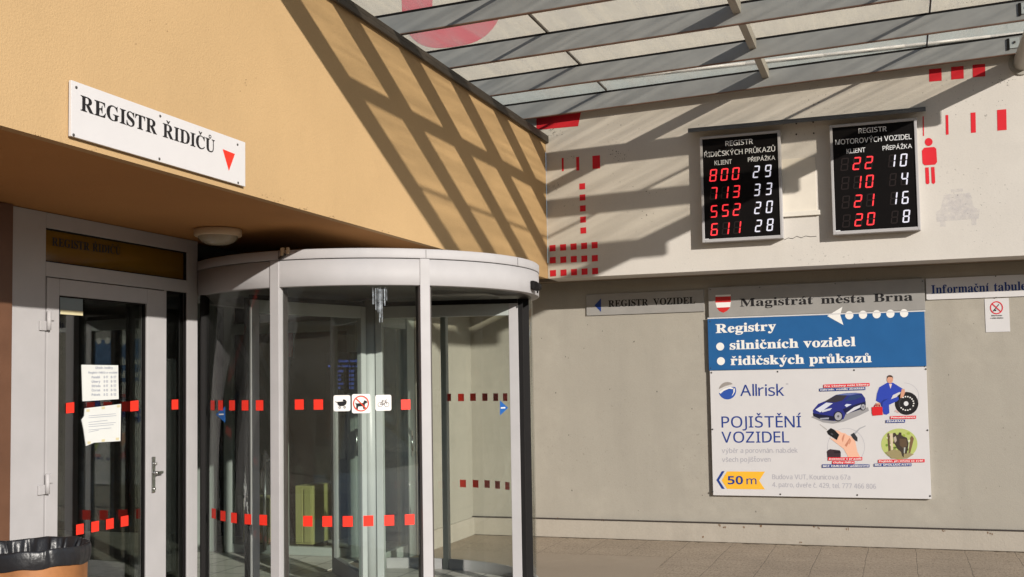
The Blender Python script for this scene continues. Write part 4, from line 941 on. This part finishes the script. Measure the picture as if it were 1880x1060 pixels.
for pts, col in ((ell(1085, 340, 121, 118, 32), (26, 24, 26)), (ell(1085, 340, 82, 80, 32), (52, 50, 52)), (ell(1085, 340, 66, 64, 32), (30, 28, 30)), (ell(1080, 342, 24, 24, 16), (215, 215, 218)),
    ([(960, 420), (1000, 440), (1010, 432), (975, 405)], (200, 170, 165)),
    ([(885, 128), (945, 128), (1045, 190), (1055, 215), (1000, 228), (945, 255), (925, 298), (1000, 268), (1005, 300), (985, 318), (905, 355), (908, 440), (880, 456), (850, 450), (838, 400), (815, 335), (772, 312), (782, 240), (805, 175)], ov),
    ([(905, 140), (935, 140), (920, 190)], (225, 200, 190)), ([(815, 335), (850, 300), (900, 290), (840, 330), (838, 395)], (32, 48, 130)),
    (ell(915, 92, 32, 43), sk), ([(885, 85), (886, 62), (905, 50), (930, 52), (945, 68), (946, 88), (938, 72), (900, 68)], (66, 52, 44)),
    ([(1035, 195), (1062, 190), (1070, 225), (1050, 280), (1020, 285), (1025, 240)], sk), ([(770, 335), (815, 335), (812, 370), (780, 372)], sk),
    ([(728, 378), (770, 372), (836, 376), (842, 458), (740, 466), (730, 440)], (206, 34, 40)), ([(750, 372), (760, 350), (812, 352), (820, 372), (808, 372), (802, 362), (768, 362), (762, 374)], (150, 28, 32))):
    poly_px(b, [PD(*p) for p in pts], PB, pic('mechanic print', *col), L0); L0 += 0.0003
for a in list(range(-120, 40, 20))+list(range(60, 150, 20)): poly_px(b, [PD(1085+72*math.cos(rad(a))+u, 340+70*math.sin(rad(a))+v) for u, v in ((-7, -6), (7, -6), (7, 6), (-7, 6))], PB, M['white_ink'], L0+0.0003)
b.build('mechanic_picture', r)
b = MB(); L0 = 0.001
ring_px(b, 465, 785, 190, 190, 3, PD, PB, lgrey, 0.0008, 36)
for pts, col in (([(192, 556), (200, 554), (272, 606), (266, 614)], (170, 165, 160)), ([(535, 655), (600, 592), (664, 566), (666, 574), (606, 604), (552, 668)], (165, 165, 168)),
    ([(512, 660), (545, 640), (582, 690), (582, 730), (556, 720), (530, 690)], (48, 50, 54)),
    ([(350, 612), (392, 622), (420, 640), (455, 645), (480, 665), (520, 680), (560, 730), (580, 830), (612, 892), (490, 892), (440, 805), (330, 720), (296, 690), (368, 712), (395, 665)], (228, 178, 152)),
    ([(420, 705), (440, 655), (452, 660), (432, 740)], (196, 132, 108)), ([(452, 770), (500, 695), (512, 705), (470, 785)], (190, 125, 100)), ([(480, 740), (505, 705), (520, 720), (500, 760)], (206, 145, 118)),
    ([(268, 625), (310, 592), (345, 610), (395, 660), (372, 715), (282, 655)], (24, 22, 24)), ([(312, 640), (335, 655), (328, 668), (305, 652)], (70, 68, 72)),
    ([(270, 828), (300, 808), (400, 820), (412, 840), (410, 892), (275, 892)], (58, 42, 48)), ([(340, 830), (400, 828), (405, 850), (345, 850)], (40, 28, 34))):
    poly_px(b, [PD(*p) for p in pts], PB, pic('key print', *col), L0); L0 += 0.0003
b.build('keys_picture', r)
b = MB(); L0 = 0.001
poly_px(b, [PD(*p) for p in ell(1010, 755, 186, 158, 36)], PB, pic('forest print', 176, 186, 110), L0)
rs = random.Random(5); L0 += 0.0003
for k in range(34):
    a = rs.uniform(0, 6.28); rr = rs.uniform(0.3, 0.86); cx, cy = 1010+186*rr*math.cos(a), 755+158*rr*math.sin(a); s_ = rs.uniform(12, 26)
    poly_px(b, [PD(*p) for p in ell(cx, cy, s_, s_*rs.uniform(.5, 1.1), 7)], PB, pic('forest print', *rs.choice(((112, 142, 52), (200, 205, 150), (150, 168, 70), (222, 222, 190), (96, 110, 50)))), L0); L0 += 0.00005
for pts, col in (([(888, 650), (905, 642), (925, 880), (905, 885)], (96, 74, 58)), ([(912, 650), (945, 645), (945, 860), (930, 870)], (205, 188, 160)), ([(1125, 690), (1140, 670), (1160, 700), (1120, 860), (1105, 860)], (120, 92, 66)), ([(865, 840), (960, 810), (1160, 860), (1090, 905), (930, 905)], (150, 138, 100)),
    ([(945, 645), (968, 640), (985, 662), (1000, 660), (1012, 636), (1032, 640), (1034, 672), (1088, 690), (1106, 745), (1098, 810), (1086, 852), (1066, 858), (1074, 800), (1058, 850), (1056, 892), (1040, 880), (1028, 838), (990, 800), (965, 752), (948, 748), (962, 700), (945, 680)], (64, 54, 46)),
    ([(950, 690), (975, 675), (985, 720), (965, 745)], (178, 165, 150)), ([(1010, 700), (1080, 705), (1092, 770), (1050, 800), (1015, 770)], (92, 74, 56)), ([(1058, 792), (1074, 790), (1066, 850), (1056, 846)], (176, 178, 170))):
    poly_px(b, [PD(*p) for p in pts], PB, pic('boar print', *col), L0); L0 += 0.0003
b.build('boar_picture', r)
for pts, m, s, fnt in (([(235, 147), (706, 130), (706, 162), (235, 180)], ared, 'Pro všechny naše klienty', 1), ([(193, 187), (663, 172), (663, 202), (193, 217)], navy, 'náhradní vozidlo ZDARMA', 1),
    ([(918, 470), (1182, 465), (1182, 496), (918, 500)], ared, 'Pneuasistence', 1), ([(872, 510), (1070, 506), (1070, 536), (872, 540)], navy, 'ZDARMA', 1),
    ([(280, 892), (632, 890), (632, 922), (280, 924)], ared, 'Asistence v případě', 1), ([(325, 930), (552, 930), (552, 960), (325, 960)], ared, 'chyby řidiče', 1), ([(220, 964), (705, 964), (705, 994), (220, 998)], navy, 'BEZ OMEZENÍ událostmi', 1),
    ([(795, 916), (1270, 910), (1270, 942), (795, 948)], ared, 'Pojištění při střetu se zvěří', 1), ([(752, 956), (1135, 952), (1135, 982), (752, 986)], navy, 'BEZ SPOLUÚČASTI', 1)):
    b = MB(); poly_px(b, [PD(*p) for p in pts], PB, m, 0.006)
    text_px(b, s, 'bold', PD(pts[3][0]+8, pts[3][1]-7), PD(pts[2][0]-8, pts[2][1]-7), 3.2, PB, M['white_ink'], 0.0068); b.build('caption', r)
screws(r, [PP(68, 62), PP(583, 54), PP(1178, 42), PP(1736, 34), PP(76, 503), PP(1750, 510), PP(78, 988), PP(604, 1008), PP(1203, 1014), PP(1770, 1022)], y=SY2, r=0.009)
# information board heading, smoking ban sheet
r = panel_px('wall_sign', 'white sign reading Informační tabule at the right edge', (1699.5, 512), (1880, 545), SY, 'sign_white', zt=2.516, zb=2.316, xr=1.42)
b = MB(); text_px(b, 'Informační tabule', 'serif', (1710, 539.5), (1884, 532.5), 15.5, PL, M['blue_ink'], 0.0012, 0.4, 0.03); b.build('lettering', r)
screws(r, [(1702, 551), (1828, 507.5), (1829, 546.5)], y=SY, r=0.006)
r = thing('smoking_ban_notice', 'small white no smoking sheet under the information board heading', 'notice', (0.88, DL, 2.0))
b = MB(); A, B2 = at(1807.5, 549, 1, DL-0.004), at(1854.7, 609, 1, DL-0.004); b.box(A.x, B2.x, DL-0.004, DL-0.0012, B2.z, A.z, M['sign_white']); b.build('sheet', r)
b = MB(); pn = (1, DL-0.004); ring_px(b, 1829.5, 565.3, 11, 11, 2, ident, pn, pic('ban red', 205, 40, 55), 0.002); line_px(b, (1821.5, 558), (1837.5, 572.5), 2, ident, pn, pic('ban red', 205, 40, 55), 0.0026)
line_px(b, (1823, 572), (1834, 559), 1.5, ident, pn, M['ink'], 0.002); poly_px(b, ell(1827.5, 570, 1.8, 1.5, 10), pn, M['ink'], 0.0024); b.build('pictogram', r)
b = MB(); text_px(b, 'Zákaz kouření', 'bold', (1820, 581), (1840, 580.5), 2.4, pn, M['ink'], 0.002); text_px(b, 'v celém objektu', 'bold', (1818, 585.5), (1842, 585), 2.4, pn, M['ink'], 0.002); b.build('lettering', r)

# ------------------------------------------------------------------ litter bin with bag
BX, BYc, BR, BZ = -3.72, 4.02, 0.252, 0.912
N_ = thing('litter_bin', 'scuffed orange litter bin lined with a black bag', 'litter bin', (BX, BYc, 0))
b = MB(); b.lathe((BX, BYc), [(0.02, 0.02), (BR-0.03, 0.02), (BR-0.025, 0.03), (BR-0.008, BZ-0.085), (BR-0.010, BZ-0.07), (BR-0.018, BZ-0.07), (BR-0.035, 0.05), (0.02, 0.05)], M['bin'], 56); b.build('drum', N_)
rs = random.Random(11); ph = [rs.uniform(0, 6.28) for _ in range(12)]
folds = [(rs.uniform(0, 6.283), rs.uniform(0.02, 0.07), rs.uniform(-1, 1), rs.uniform(-0.10, 0.10)) for _ in range(70)]
def wob(k, a, r, z):
    t = k/17; f = 0.0
    for c, w, h, sl in folds:
        d = (a-c-sl*(t-0.3)*2+math.pi) % (2*math.pi)-math.pi; f += h*math.exp(-(d/w)**2)
    low = math.sin(3*a+ph[4])+0.6*math.sin(8*a+ph[5])+0.4*math.sin(13*a+ph[6])
    amp = 0.0035 if t < 0.45 else 0.0045+0.03*(t-0.45)
    edge = math.exp(-(t/0.12)**2)
    return max(0.01, r+amp*f*(0.6+0.8*t)+0.004*edge*low), z+0.006*low*edge+0.0035*low*(0.3 < t < 0.6)
def lerp_prof(P, n):
    out = []; m = len(P)-1
    for i in range(n): u = i/(n-1)*m; j = min(int(u), m-1); v = u-j; out.append((P[j][0]+(P[j+1][0]-P[j][0])*v, P[j][1]+(P[j+1][1]-P[j][1])*v))
    return out
prof = lerp_prof([(BR+0.001, BZ-0.082), (BR+0.007, BZ-0.055), (BR+0.006, BZ-0.022), (BR+0.001, BZ-0.002), (BR-0.008, BZ-0.004), (BR-0.020, BZ-0.05), (BR-0.04, BZ-0.16), (0.03, BZ-0.34)], 18)
b = MB(); b.lathe((BX, BYc), prof, M['bag'], 420, wob=wob); b.build('bag', N_)

# ------------------------------------------------------------------ unseen houses and trees, added for the glass to mirror
O_ = thing('unseen_house', 'unseen long shaded facade added across the street for the glass to mirror', 'building', (-18, -26, 0))
b = MB(); b.box(-50, 60, -32, -26, 0, 7, M['facade']); b.build('wall', O_)
b = MB()
for k in range(36):
    for z in (1.2, 4.4):
        x = -48+3*k; b.box(x, x+1.3, -26.02, -25.99, z, z+1.8, M['int_wall'])
b.build('windows', O_)
O2 = thing('unseen_house', 'unseen row of low shaded houses added at right for the curved glass to mirror', 'building', (50, 0, 0))
b = MB(); b.box(46, 54, -24, 34, 0, 7, M['facade']); b.build('wall', O2)
b = MB()
for k in range(18):
    for z in (1.2, 4.6): y = -22+3*k; b.box(45.99, 46.02, y, y+1.3, z, z+1.8, M['int_wall'])
b.build('windows', O2)
rs = random.Random(17)
def tree_meshes():  # trees added out of view to darken and break up the reflections
    t = MB(); t.cyl((0, 0, 0), (0.1, 0, 2.6), 0.20, 0.13, M['bark'], 12)
    for k in range(7):
        a = 0.9*k; t.cyl((0.1, 0, 2.3+0.1*k), (0.1+1.5*math.cos(a), 1.5*math.sin(a), 3.8+0.25*k), 0.07, 0.02, M['bark'], 8)
    c = MB(); cl = [(rs.gauss(0, 1.1), rs.gauss(0, 1.1), rs.uniform(3.2, 6.4), rs.uniform(0.5, 1.0)) for _ in range(26)]
    for k in range(2600):
        x, y, z, r = rs.choice(cl); v = Vector((rs.gauss(0, 1), rs.gauss(0, 1), rs.gauss(0, 1))).normalized()*r*rs.uniform(0.5, 1); P = Vector((x, y, z))+v
        u = Vector((rs.gauss(0, 1), rs.gauss(0, 1), rs.gauss(0, 1))).normalized(); w = u.orthogonal().normalized(); q = rs.uniform(0.06, 0.13)
        c.poly([P+u*q, P+w*q*.6, P-u*q, P-w*q*.6], M['leaf'])
    return t, c
t_, c_ = tree_meshes(); first = None
for k, (x, y, lab) in enumerate(((-24, -15, 'unseen leafy tree farthest left, added for the reflections'), (-13, -17, 'unseen leafy tree behind the viewer to the left, added for the reflections'), (-3, -15, 'unseen leafy tree straight behind the viewer, added for the reflections'), (8, -18, 'unseen leafy tree behind the viewer to the right, added for the reflections'))):
    if first is None:
        first = thing('unseen_tree', lab, 'tree', (0, 0, 0), 'unseen trees added for the reflections'); t_.build('trunk', first); c_.build('crown', first, False); root = first
    else:
        root = first.copy(); COL.objects.link(root); root['label'] = lab
        for ch in list(first.children): d = ch.copy(); COL.objects.link(d); d.parent = root
    root.location = (x, y, 0); root.rotation_euler = (0, 0, 1.3*k)
